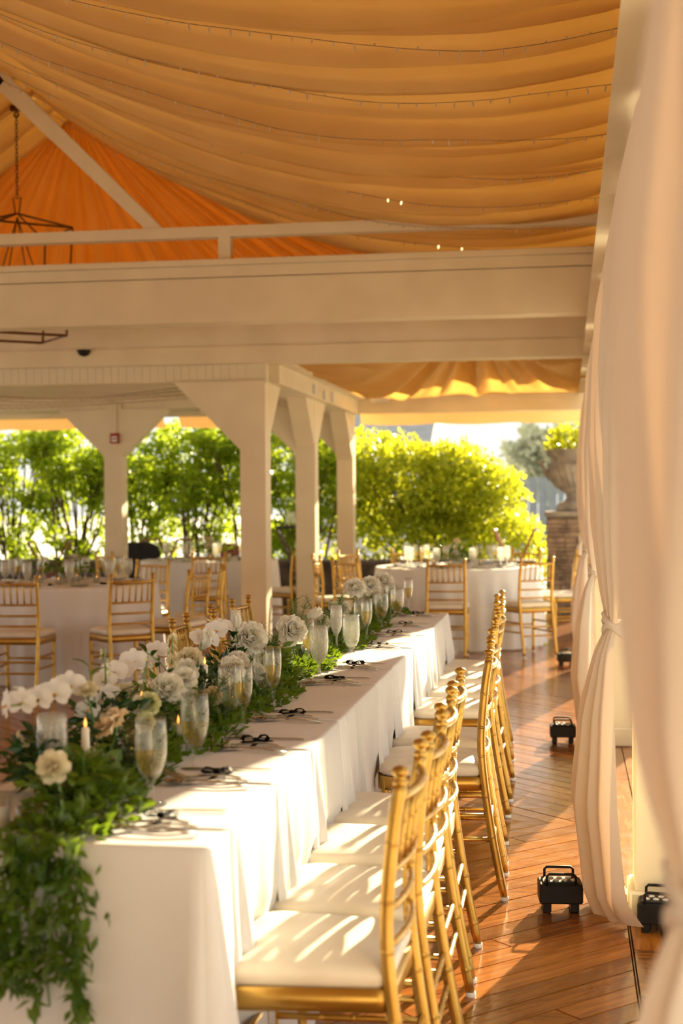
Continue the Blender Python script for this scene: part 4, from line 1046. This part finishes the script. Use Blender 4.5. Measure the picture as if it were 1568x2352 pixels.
# round table centrepieces
def centrepiece(c, nm, seed):
    rs = random.Random(seed)
    t = thing('flower_bowl', 'white flowers in a low glass on the ' + nm, 'flowers', (c[0], c[1], T0)); n = 260
    ob('glass', G().lathe([(.001, 0), (.06, 0), (.075, .10), (.072, .10), (.057, .006), (.001, .006)], 20), 'glass_clear', t, smooth=True)
    pts = np.stack([NR.normal(0, .09, n), NR.normal(0, .09, n), .08 + np.abs(NR.normal(.04, .05, n))], 1)
    o = ob('foliage', leaf_cloud(pts, pts * np.array([3, 3, 1]) + NR.normal(0, .1, (n, 3)), .05, .45), 'garland_leaf', t); o['kind'] = 'stuff'
    for k in range(9):
        a = rs.uniform(0, 6.28); rr = rs.uniform(.02, .14); z = rs.uniform(.12, .24)
        ob('bloom', oriented(rose_g(.036, 4, .06, seed + k), (math.cos(a), math.sin(a), 1), (rr * math.cos(a), rr * math.sin(a), z)), rs.choice(['petal_white', 'petal_cream', 'petal_white', 'petal_peach']), t, smooth=True)
    for k, wl in enumerate(('rightmost', 'farthest', 'leftmost', 'nearest')):
        a = k * PI / 2 + rs.uniform(-.3, .3); x, y = c[0] + .24 * math.cos(a), c[1] + .24 * math.sin(a)
        v = thing('tea_light', wl + ' small candle in glass on the ' + nm, 'candle', (x, y, T0), 0, 'tea lights on the ' + nm)
        ob('glass', G().lathe([(.001, 0), (.028, 0), (.028, .08), (.026, .08), (.026, .005), (.001, .005)], 16), 'glass_clear', v, smooth=True); ob('wax', G().lathe([(.001, .006), (.022, .006), (.022, .04), (.001, .04)], 14), 'wax', v, smooth=True); ob('flame', FLM, None, v, (0, 0, .04))
centrepiece(RT, 'right round table', 3); centrepiece(LT, 'near left round table', 4); centrepiece(LT2, 'far left round table', 5)

# ------------------------------------------------------------------ black floor lights
def floor_light(x, y, rz, label):
    t = thing('floor_light', label, 'light', (x, y, 0), rz, 'black floor lights')
    ob('body', G().box(-.075, .075, -.055, .055, .032, .100, .005), 'black_plastic', t)
    ob('lens_panel', G().box(-.062, .062, -.044, .044, .098, .105, .002), 'black_plastic', t)
    for k in range(7): ob('led_lens', G().lathe([(.011, 0), (.011, .004), (.006, .007), (.0005, .008)], 10), 'lens_led', t, (-.045 + (k % 4) * .03 + (.015 if k > 3 else 0), -.016 + (k // 4) * .032, .104))
    for s in (-1, 1):
        ob('handle', G().tube([(-.050, s * .050, .095), (-.050, s * .050, .128), (-.042, s * .050, .136), (.042, s * .050, .136), (.050, s * .050, .128), (.050, s * .050, .095)], .005, 6), 'black_plastic', t, smooth=True)
        ob('foot', G().box(s * .048 - .014, s * .048 + .014, -.045, .045, 0, .036, .003), 'black_plastic', t)
floor_light(-.033, 5.03, .1, 'black floor light beside the knotted curtain'); floor_light(.30, 4.83, -.1, 'black floor light against the second white post')
floor_light(-.035, 8.47, .05, 'black floor light on the sunlit boards by the tied curtain'); floor_light(-.015, 12.3, .2, 'farthest black floor light by the right round table')

# ------------------------------------------------------------------ chandelier, alarm, small fittings
t = thing('lantern_chandelier', 'open iron lantern chandelier hanging on a chain', 'chandelier', (-4.51, 11.3, 2.80))
TOPZ = .99
g = G().mesh
for k in range(24):
    z = 1.175 + k * .034
    P = [(.011 * math.cos(a), 0, .0235 * math.sin(a)) for a in [2 * PI * j / 12 for j in range(12)]]
    ob('chain_link', G().tube(P, .0035, 5, closed=True), 'iron', t, (0, 0, z), (0, 0, PI / 2 * (k % 2)), smooth=True)
ob('hanger', G().tube([(-.035, 0, 1.16), (.035, 0, 1.16), (.015, 0, 1.03), (-.015, 0, 1.03)], .007, 6, closed=True), 'iron', t)
co = [rad(-6 + 90 * k) for k in range(4)]
up = [(.50 * math.cos(a), .50 * math.sin(a), .885) for a in co]; lo = [(.44 * math.cos(a), .44 * math.sin(a), .0) for a in co]
for k in range(4):
    ob('top_arm', G().tube([(0, 0, 1.03), up[k]], .009, 4), 'iron', t); ob('corner_bar', G().tube([up[k], lo[k]], .009, 4), 'iron', t)
    ob('top_rail', G().tube([up[k], up[(k + 1) % 4]], .009, 4), 'iron', t); ob('bottom_rail', G().tube([lo[k], lo[(k + 1) % 4]], .011, 4), 'iron', t)
    ob('corner_stub', G().tube([lo[k], (lo[k][0], lo[k][1], .05)], .011, 6), 'iron', t)
    ob('inner_brace', G().tube([(0, 0, 1.0), (lo[k][0] * .45, lo[k][1] * .45, .42)], .006, 4), 'iron', t)
t = thing('ridge_hook', 'dark iron bracket at the ridge above the chain', 'bracket', (-4.51, 11.3, 4.68)); ob('strap', G().box(-.05, .05, -.02, .02, 0, .05, .004), 'iron', t); ob('eye', G().tube([(.022 * math.cos(a), 0, -.53 - .62 + .62 + .5 + .022 * math.sin(a) - .0) for a in [2 * PI * j / 10 for j in range(10)]], .006, 5, closed=True), 'iron', t)
t = thing('fire_alarm', 'red fire alarm box with a white strobe on the white column', 'alarm', (-4.735, 14.545, 2.09)); ob('housing', G().box(-.05, .05, -.03, 0, -.055, .055, .006), 'alarm_red', t); ob('strobe', G().box(-.03, .03, -.042, -.028, -.038, .022, .005), 'white_plastic', t); ob('lens', G().box(-.018, .03, -.047, -.040, -.012, .002, .002), 'alarm_red', t)
ob('conduit', G().tube([(0, -.012, .055), (0, -.012, .36)], .012, 6), 'white_paint', t)
t = thing('dome_camera', 'small dark dome under the white beam', 'camera', (-4.21, 12.065, 2.765)); ob('base_ring', G().lathe([(.062, 0), (.062, -.012), (.055, -.016)], 18, cap=False), 'black_plastic', t, smooth=True); ob('dome', G().lathe([(.055, -.01), (.050, -.032), (.034, -.048), (.012, -.056), (.0005, -.057)], 18), 'black_plastic', t, smooth=True)
t = thing('strip_lamp', 'short white lamp strip at the corner of the far right bay', 'lamp', (-2.22, 16.95, 2.60)); ob('housing', G().box(-.11, .11, -.03, .03, 0, .045, .004), 'white_plastic', t); ob('diffuser', G().box(-.10, .10, -.025, .025, -.012, .002, .003), 'white_plastic', t)
for i, (x, y, z) in enumerate(((-2.48, 14.0, 2.53), (-2.48, 14.6, 2.51), (-2.48, 15.1, 2.52))):
    o = ob('junction_box', G().box(0, .03, -.035, .035, -.05, .05, .004), 'white_plastic', None, (x - .02, y, z)); tag(o, '%s white junction box on the column beam' % ['nearest', 'middle', 'farthest'][i], 'junction box', 'junction boxes')

# ------------------------------------------------------------------ tray stands and things at the back
def tray_stand(x, y, rz, h, mat, label, group='folding stands', w=.42):
    t = thing('folding_stand', label, 'stand', (x, y, 0), rz, group)
    for s in (-1, 1):
        for e in (-1, 1):
            ob('leg', G().ribbon([(-s * w * .55, e * .20, 0), (s * w * .55, e * .20, h)], .035, .022), mat, t)
        ob('top_bar', G().box(s * w * .55 - .015, s * w * .55 + .015, -.22, .22, h - .012, h + .012, .003), mat, t)
        ob('foot_bar', G().box(s * w * .50 - .012, s * w * .50 + .012, -.19, .19, .08, .105, .003), mat, t)
    return t
tray_stand(-.60, 16.3, 0, 1.06, 'red_wood', 'red-brown folding stand between right table and bush', w=.40)
tray_stand(-3.08, 16.2, .3, 1.08, 'dark_wood', 'dark folding stand carrying the tray between the columns', w=.42)
tray_stand(-6.20, 16.5, .2, .93, 'red_wood', 'dark red folding stand at the left beyond the tables')
tray_stand(-4.80, 16.75, -.2, .95, 'red_wood', 'dark red folding stand behind the far left table')
t = thing('serving_tray', 'black serving tray on the dark folding stand', 'tray', (-3.08, 16.2, 1.094)); ob('dish', G().lathe([(.001, 0), (.26, 0), (.285, .022), (.28, .024), (.257, .006), (.001, .006)], 28), 'black_plastic', t, smooth=True)
for i, (dx_, dy) in enumerate(((-.08, -.05), (.10, .02))):
    t = thing('glass_pitcher', ['left glass pitcher on the black tray', 'right glass pitcher on the black tray'][i], 'pitcher', (-3.08 + dx_, 16.2 + dy, 1.102))
    ob('vessel', G().lathe([(.001, 0), (.05, 0), (.062, .03), (.062, .10), (.045, .15), (.052, .185), (.050, .185), (.043, .15), (.059, .10), (.059, .03), (.001, .006)], 20), 'glass', t, smooth=True)
    ob('handle', G().tube([(.05, 0, .16), (.085, 0, .15), (.095, 0, .11), (.08, 0, .06), (.06, 0, .045)], .006, 6), 'glass', t, smooth=True)
t = thing('padded_chair', 'black rounded chair back behind the far left table', 'chair', (-5.10, 16.35, 0), PI)
ob('backrest', G().prism([(-.25, .45), (.25, .45), (.26, .80), (.22, .88), (.12, .925), (-.12, .925), (-.22, .88), (-.26, .80)], 'y', -.24, -.17), 'black_plastic', t); ob('seat', G().box(-.25, .25, -.24, .25, .42, .49, .02), 'black_plastic', t)
for sx in (-1, 1):
    for sy in (-1, 1): ob('leg', G().tube([(sx * .22, sy * .20, 0), (sx * .21, sy * .19, .43)], .014, 6), 'black_plastic', t)
t = thing('wooden_chair', 'brown wooden chair back beyond the far left table', 'chair', (-4.05, 16.65, 0), PI)
ob('backrest', G().prism([(-.12, .62), (.12, .62), (.12, .87), (.06, .90), (-.06, .90), (-.12, .87)], 'y', -.20, -.17), 'red_wood', t); ob('seat', G().box(-.2, .2, -.2, .2, .43, .46, .008), 'red_wood', t)
for sx in (-1, 1):
    for sy in (-1, 1): ob('leg', G().tube([(sx * .17, sy * .17, 0), (sx * .16, sy * .16, .62 if sy < 0 else .43)], .015, 6), 'red_wood', t)

# ------------------------------------------------------------------ garden: low wall, pillar, urn, shrubs, distance
struct('wall_garden', G().box(-9.5, -.42, 18.0, 18.3, -.12, .58).box(-9.5, -.40, 17.97, 18.33, .58, .64, .01), 'dark_stone', 'low dark stone garden wall')
t = thing('stone_pillar', 'stacked ledgestone pillar carrying the urn', 'pillar', (.06, 18.1, -.12))
ob('core', G().box(-.30, .30, -.27, .27, 0, 1.31), 'dark_stone', t); ob('cap', G().box(-.345, .345, -.32, .32, 1.31, 1.375, .008), 'urn_stone', t)
z = .01
while z < 1.29:
    h = min(R.choice([.032, .045, .058, .07]), 1.305 - z)
    for face in (0, 1):
        p = -.315
        while p < .31:
            w = min(R.uniform(.09, .26), .315 - p); d = R.uniform(.004, .028)
            if w > .02:
                if face == 0: ob('stone', G().box(p + .004, p + w - .004, -.27 - d, -.25, z + .003, z + h - .003, .003), 'ledge_stone', t)
                elif p + w < .29: ob('stone', G().box(-.30 - d, -.28, p + .024, p + w + .016, z + .003, z + h - .003, .003), 'ledge_stone', t)
            p += w
    z += h
t = thing('garden_urn', 'large grey stone urn with curled handle on the pillar', 'urn', (.06, 18.1, 1.255))
ob('base', G().box(-.20, .20, -.20, .20, 0, .07, .01).lathe([(.19, .07), (.18, .10), (.10, .13), (.075, .17), (.085, .22), (.13, .25)], 28), 'urn_stone', t, smooth=False)
def urn(u, v):
    a = u * 2 * PI; pr = [(.05, .235), (.13, .25), (.21, .30), (.275, .39), (.305, .50), (.295, .59), (.27, .62), (.275, .66), (.285, .685), (.335, .74), (.345, .765), (.32, .775), (.28, .72), (.02, .70)]
    s = v * (len(pr) - 1); i = min(int(s), len(pr) - 2); f = s - i; r_ = pr[i][0] + (pr[i + 1][0] - pr[i][0]) * f; z_ = pr[i][1] + (pr[i + 1][1] - pr[i][1]) * f
    k = math.exp(-((z_ - .42) / .13) ** 4)
    r_ *= 1 + .045 * k * abs(math.sin(a * 12 + z_ * 9)) - .02 * k
    return (r_ * math.cos(a), r_ * math.sin(a), z_)
ob('bowl', G().grid(urn, 168, 39), 'urn_stone', t, smooth=True)
for s in (-1, 1): ob('handle', G().tube(smooth_path([(s * .27, 0, .40), (s * .31, 0, .47), (s * .345, 0, .53), (s * .375, 0, .60), (s * .36, 0, .635), (s * .34, 0, .61)], 4), [.035] * 8 + [.026] * 13, 8), 'urn_stone', t, smooth=True)
ob('soil', G().lathe([(.001, .725), (.285, .72)], 20), 'soil', t)
n = 420; a_ = NR.uniform(0, 6.28, n); r_ = .30 * np.sqrt(NR.uniform(0, 1, n)); zz = NR.uniform(0, .36, n) * (1 - .5 * (r_ / .3) ** 2)
pts = np.stack([.06 + r_ * np.cos(a_), 18.1 + r_ * np.sin(a_), 1.99 + zz], 1)
t = thing('urn_plant', 'sunlit leafy plant growing in the stone urn', 'plant', (.06, 18.1, 1.98))
o = ob('foliage', leaf_cloud(pts, np.stack([np.cos(a_) * .6, np.sin(a_) * .6, NR.uniform(.2, 1, n)], 1), .085, .55).xform(Matrix.Translation((-.06, -18.1, -1.98))), 'bush_leaf', t); o['kind'] = 'stuff'
g = G()
for k in range(16): a = R.uniform(0, 6.28); g.tube([(.05 * math.cos(a), .05 * math.sin(a), 0), (.15 * math.cos(a), .15 * math.sin(a), .2), (.2 * math.cos(a), .2 * math.sin(a), .34)], .005, 5)
ob('stems', g, 'stem_green', t)
def shrub(name, x, y, zt, rx, ry, zb, nl, L, mat, label, group, nst=6, clump=40, seed=0, prof=None, bare=.25):
    rs = np.random.RandomState(seed); t = thing(name, label, 'shrub', (x, y, -.12), 0, group)
    cl = []
    while len(cl) < clump:
        p = rs.uniform(-1, 1, 3)
        if p[0] ** 2 + p[1] ** 2 > 1: continue
        X = x + p[0] * rx; top = zt if prof is None else float(np.interp(X, prof[0], prof[1]))
        top -= .25 * (p[1] ** 2) * (top - zb) * .4
        Z = zb + (top - zb) * (abs(p[2]) ** .55); cl.append((X, y + p[1] * ry, Z - .1))
    cl = np.array(cl); k = rs.randint(0, len(cl), nl)
    u = rs.normal(size=(nl, 3)); u /= np.linalg.norm(u, axis=1, keepdims=True)
    cr = .20 if prof is None else .26
    pts = cl[k] + u * (rs.uniform(.25, 1, (nl, 1)) ** .6) * cr * np.array([1, 1, .75])
    d = u + rs.normal(0, .5, (nl, 3)) + np.array([0, 0, .15])
    o = ob('foliage', leaf_cloud(pts, d, L, .6, .2, rs).xform(Matrix.Translation((-x, -y, .12))), mat, t); o['kind'] = 'stuff'
    g = G()
    for s in range(nst):
        c = cl[rs.randint(len(cl))]; b = np.array([rs.uniform(-.35, .35) * rx, rs.uniform(-.3, .3) * ry, 0]); e = c - np.array([x, y, -.12])
        g.tube(smooth_path([tuple(b), tuple(b * .6 + e * .3 + rs.normal(0, .05, 3)), tuple(b * .3 + e * .7 + rs.normal(0, .05, 3)), tuple(e)], 3), [.028, .026, .024, .022, .020, .018, .015, .012, .009, .007], 6)
    for c in cl[::2]:
        e = c - np.array([x, y, -.12]); b = e * np.array([.5, .5, .6]); g.tube([tuple(b), tuple(b * .4 + e * .6 + rs.normal(0, .04, 3)), tuple(e)], [.012, .009, .005], 5)
    ob('branches', g, 'bark', t, smooth=True)
HG = [(-8.7, 2.60), (-7.75, 2.62), (-6.85, 2.52), (-6.0, 2.35), (-5.15, 2.62), (-4.35, 2.66), (-3.55, 2.66)]
HL = ['leftmost hedge shrub at the picture edge', 'second hedge shrub from the left', 'third hedge shrub from the left', 'low hedge shrub behind the alarm column', 'hedge shrub right of the alarm column', 'hedge shrub left of the widest column', 'dark hedge shrub seen between the columns']
for i, (x, zt) in enumerate(HG): shrub('hedge_shrub', x, 19.2, zt, .62, .55, .40, 6600, .075, 'hedge_leaf', HL[i], 'hedge shrubs', 8, 46, 200 + i)
shrub('garden_bush', -1.95, 20.0, 2.4, 1.62, 1.0, .35, 21000, .085, 'bush_leaf', 'large sunlit rounded bush behind the right round table', None, 10, 210, 300, ([-3.6, -3.0, -2.07, -1.3, -.75, -.45], [2.30, 2.50, 2.42, 2.10, 1.72, 1.05]))
fn_ = struct('wall_fence', G().box(-9, 6, 45.06, 45.12, -.12, .1), 'fence_grey', 'distant grey board fence')
g_ = G().box(0, .27, 0, .03, -.1, 2.02, .006).mesh('board', 'fence_grey', False)
for k in range(48): ob('board', g_, None, fn_, (-9 + k * .30, 45, R.uniform(-.02, .02)))
def far_tree(x, y, h, r, label, seed):
    rs = np.random.RandomState(seed); t = thing('far_tree', label, 'tree', (x, y, -.12), 0, 'distant trees'); n = 2600
    u = rs.normal(size=(n, 3)); u /= np.linalg.norm(u, axis=1, keepdims=True); pts = u * rs.uniform(.5, 1, (n, 1)) * np.array([r, r, h * .32]) * (1 + .2 * np.sin(u[:, :1] * 7 + u[:, 2:] * 5)) + np.array([0, 0, h * .66])
    o = ob('foliage', leaf_cloud(pts, u + rs.normal(0, .5, (n, 3)), .4, .7, .2, rs), 'far_leaf', t); o['kind'] = 'stuff'
    ob('trunk', G().tube([(0, 0, 0), (.1, 0, h * .3), (0, 0, h * .7)], [.18, .14, .06], 7), 'bark', t, smooth=True)
far_tree(-1.0, 62, 4.6, 1.5, 'pale hazy tree left of the urn', 1); far_tree(3.4, 66, 6.0, 2.2, 'pale hazy tree behind the urn', 2)
t = thing('far_house', 'distant house with grey roof above the bush', 'house', (-5.4, 40, -.12))
ob('wall', G().box(-2.4, 1.4, 0, 6, 0, 2.9), 'house_wall', t); ob('roof', G().prism([(-.4, 2.8), (6.4, 2.8), (3, 4.6)], 'x', -2.6, 1.6), 'house_roof', t); ob('window', G().box(-1.2, -.2, -.03, .02, 1.0, 2.2), 'car_glass', t); ob('window', G().box(.1, 1.0, -.03, .02, 1.0, 2.2), 'car_glass', t)
t = thing('parked_car', 'pale parked car seen beside the urn foot', 'car', (.55, 38, -.12))
ob('body', G().prism([(-.9, .28), (.9, .28), (.92, .7), (.88, 1.0), (.74, 1.08), (.62, 1.62), (-.62, 1.62), (-.74, 1.08), (-.88, 1.0), (-.92, .7)], 'y', 0, 4.2), 'car_white', t)
ob('rear_window', G().prism([(-.64, 1.12), (.64, 1.12), (.55, 1.55), (-.55, 1.55)], 'y', -.012, .01), 'car_glass', t)
for s in (-1, 1):
    ob('tail_light', G().box(s * .70 - .14, s * .70 + .14, -.02, .02, .82, .98, .01), 'tail_red', t)
    for y in (.8, 3.4): ob('wheel', G().lathe([(.001, -.1), (.30, -.1), (.32, -.06), (.32, .06), (.30, .1), (.001, .1)], 16), 'black_plastic', t, (s * .82, y, .32), (0, PI / 2, 0))
